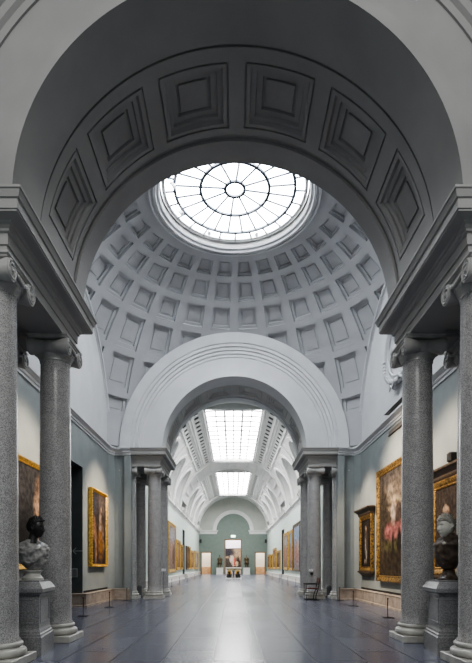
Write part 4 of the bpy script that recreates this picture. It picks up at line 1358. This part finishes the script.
for sx in (-1, 1):
    for sy in (-1, 1):
        b = MB(); x, y = sx * .44, sy * 1.0
        f = sy   # lions look outwards along the table
        b.loft([(x, y, .12, .25, .26), (x, y - f * .02, .3, .26, .26), (x, y + f * .04, .48, .23, .22), (x, y + f * .08, .66, .17, .16)], 16)
        b.tube([(x, y - f * .15, .3), (x, y - f * .42, .34), (x, y - f * .5, .2)], [.18, .17, .10], 14)
        for lx in (-.12, .12):
            b.tube([(x + lx, y + f * .12, .5), (x + lx, y + f * .2, .28), (x + lx, y + f * .2, .14)], [.07, .055, .05], 10)
            b.ball((x + lx, y + f * .25, .14), (.06, .09, .045), 10, 6)
            b.tube([(x + lx * 1.3, y - f * .4, .34), (x + lx * 1.4, y - f * .25, .2), (x + lx * 1.4, y - f * .38, .13)], [.09, .06, .045], 10)
        b.ball((x, y + f * .16, .68), (.11, .13, .12), 14, 10)
        b.ball((x, y + f * .29, .64), (.06, .07, .055), 10, 8)
        for lx in (-.08, .08): b.ball((x + lx, y + f * .12, .79), (.025, .02, .03), 8, 6)
        b.tube([(x, y - f * .48, .3), (x + .1, y - f * .62, .25), (x + .12, y - f * .6, .5)], [.025, .02, .03], 8)
        o = b.build('lion', M['bust_black'], t, smooth=True)
        rm = o.modifiers.new('remesh', 'REMESH'); rm.mode = 'VOXEL'; rm.voxel_size = .016; rm.use_smooth_shade = True
        g_ = MB()
        for k in range(16):
            a = 2 * PI * k / 16
            g_.ball((x + .17 * math.cos(a), y + f * .16, .64 + .17 * math.sin(a)), (.07, .09, .07), 8, 6)
        g_.build('mane', M['gold_b'], o, smooth=True)

# ------------------------------------------------------------------ light
def area(name, loc, sx, sy, e, col, rot=(0, 0, 0), spread=180):
    l = bpy.data.lights.new(name, 'AREA'); l.shape = 'RECTANGLE'; l.size = sx; l.size_y = sy; l.energy = e; l.color = col
    l.spread = R(spread)
    o = bpy.data.objects.new(name, l); COL.objects.link(o); o.location = loc; o.rotation_euler = rot
    return o
def spot(name, loc, aim, e, col, ang=60, blend=.8, rad=.12):
    e *= 3.4
    l = bpy.data.lights.new(name, 'SPOT'); l.energy = e; l.color = col; l.spot_size = R(ang); l.spot_blend = blend; l.shadow_soft_size = rad
    o = bpy.data.objects.new(name, l); COL.objects.link(o); o.location = loc
    d = Vector(aim) - Vector(loc); o.rotation_euler = d.to_track_quat('-Z', 'Y').to_euler()
    return o
area('near_gallery_light', (0, -2.5, 10.5), 7, 4, 420, (1, .985, .96), (R(38), 0, 0))
WARM = (1.0, .82, .62)
spot('wall_spot', (-1.4, 17.0, 5.9), (-4.85, 17.0, 2.9), 260, WARM, 56)
spot('wall_spot', (-1.6, 11.0, 5.6), (-4.85, 11.0, 3.2), 230, WARM, 60)
spot('wall_spot', (1.6, 17.2, 5.9), (4.85, 17.3, 2.6), 260, WARM, 56)
spot('wall_spot', (1.2, 13.9, 6.2), (4.85, 13.9, 3.0), 420, WARM, 74)
spot('wall_spot', (1.6, 10.8, 5.6), (4.85, 10.7, 3.2), 230, WARM, 60)
area('far_room_light', (-4.4, YE + 2.0, 5.9), 3, 2.4, 300, (1, .95, .88))
area('far_room_light', (4.4, YE + 2.0, 5.9), 3, 2.4, 300, (1, .95, .88))
area('far_room_light', (0, YE + 6.0, 6.8), 3, 4, 420, (1, .97, 1))

w = bpy.data.worlds.new('World'); SC.world = w
w.use_nodes = True
w.node_tree.nodes['Background'].inputs['Color'].default_value = (.80, .83, .86, 1)
w.node_tree.nodes['Background'].inputs['Strength'].default_value = .2

# ------------------------------------------------------------------ camera: level, lens shifted upwards
cam = bpy.data.cameras.new('camera'); co = bpy.data.objects.new('camera', cam); COL.objects.link(co)
co.location = (-.06, 0, 1.3); co.rotation_euler = (R(90), 0, 0)
cam.sensor_fit = 'HORIZONTAL'; cam.sensor_width = 36
cam.lens = 36 * 480 / 472
cam.shift_x = (236 - 232.8) / 472
cam.shift_y = (566 - 331.5) / 472
cam.clip_end = 300
SC.camera = co
SC.view_settings.view_transform = 'AgX'
SC.view_settings.look = 'AgX - Medium High Contrast'
SC.view_settings.exposure = 0.6
SC.cycles.use_denoising = True
SC.cycles.max_bounces = 10
SC.cycles.diffuse_bounces = 6
SC.cycles.sample_clamp_indirect = 8
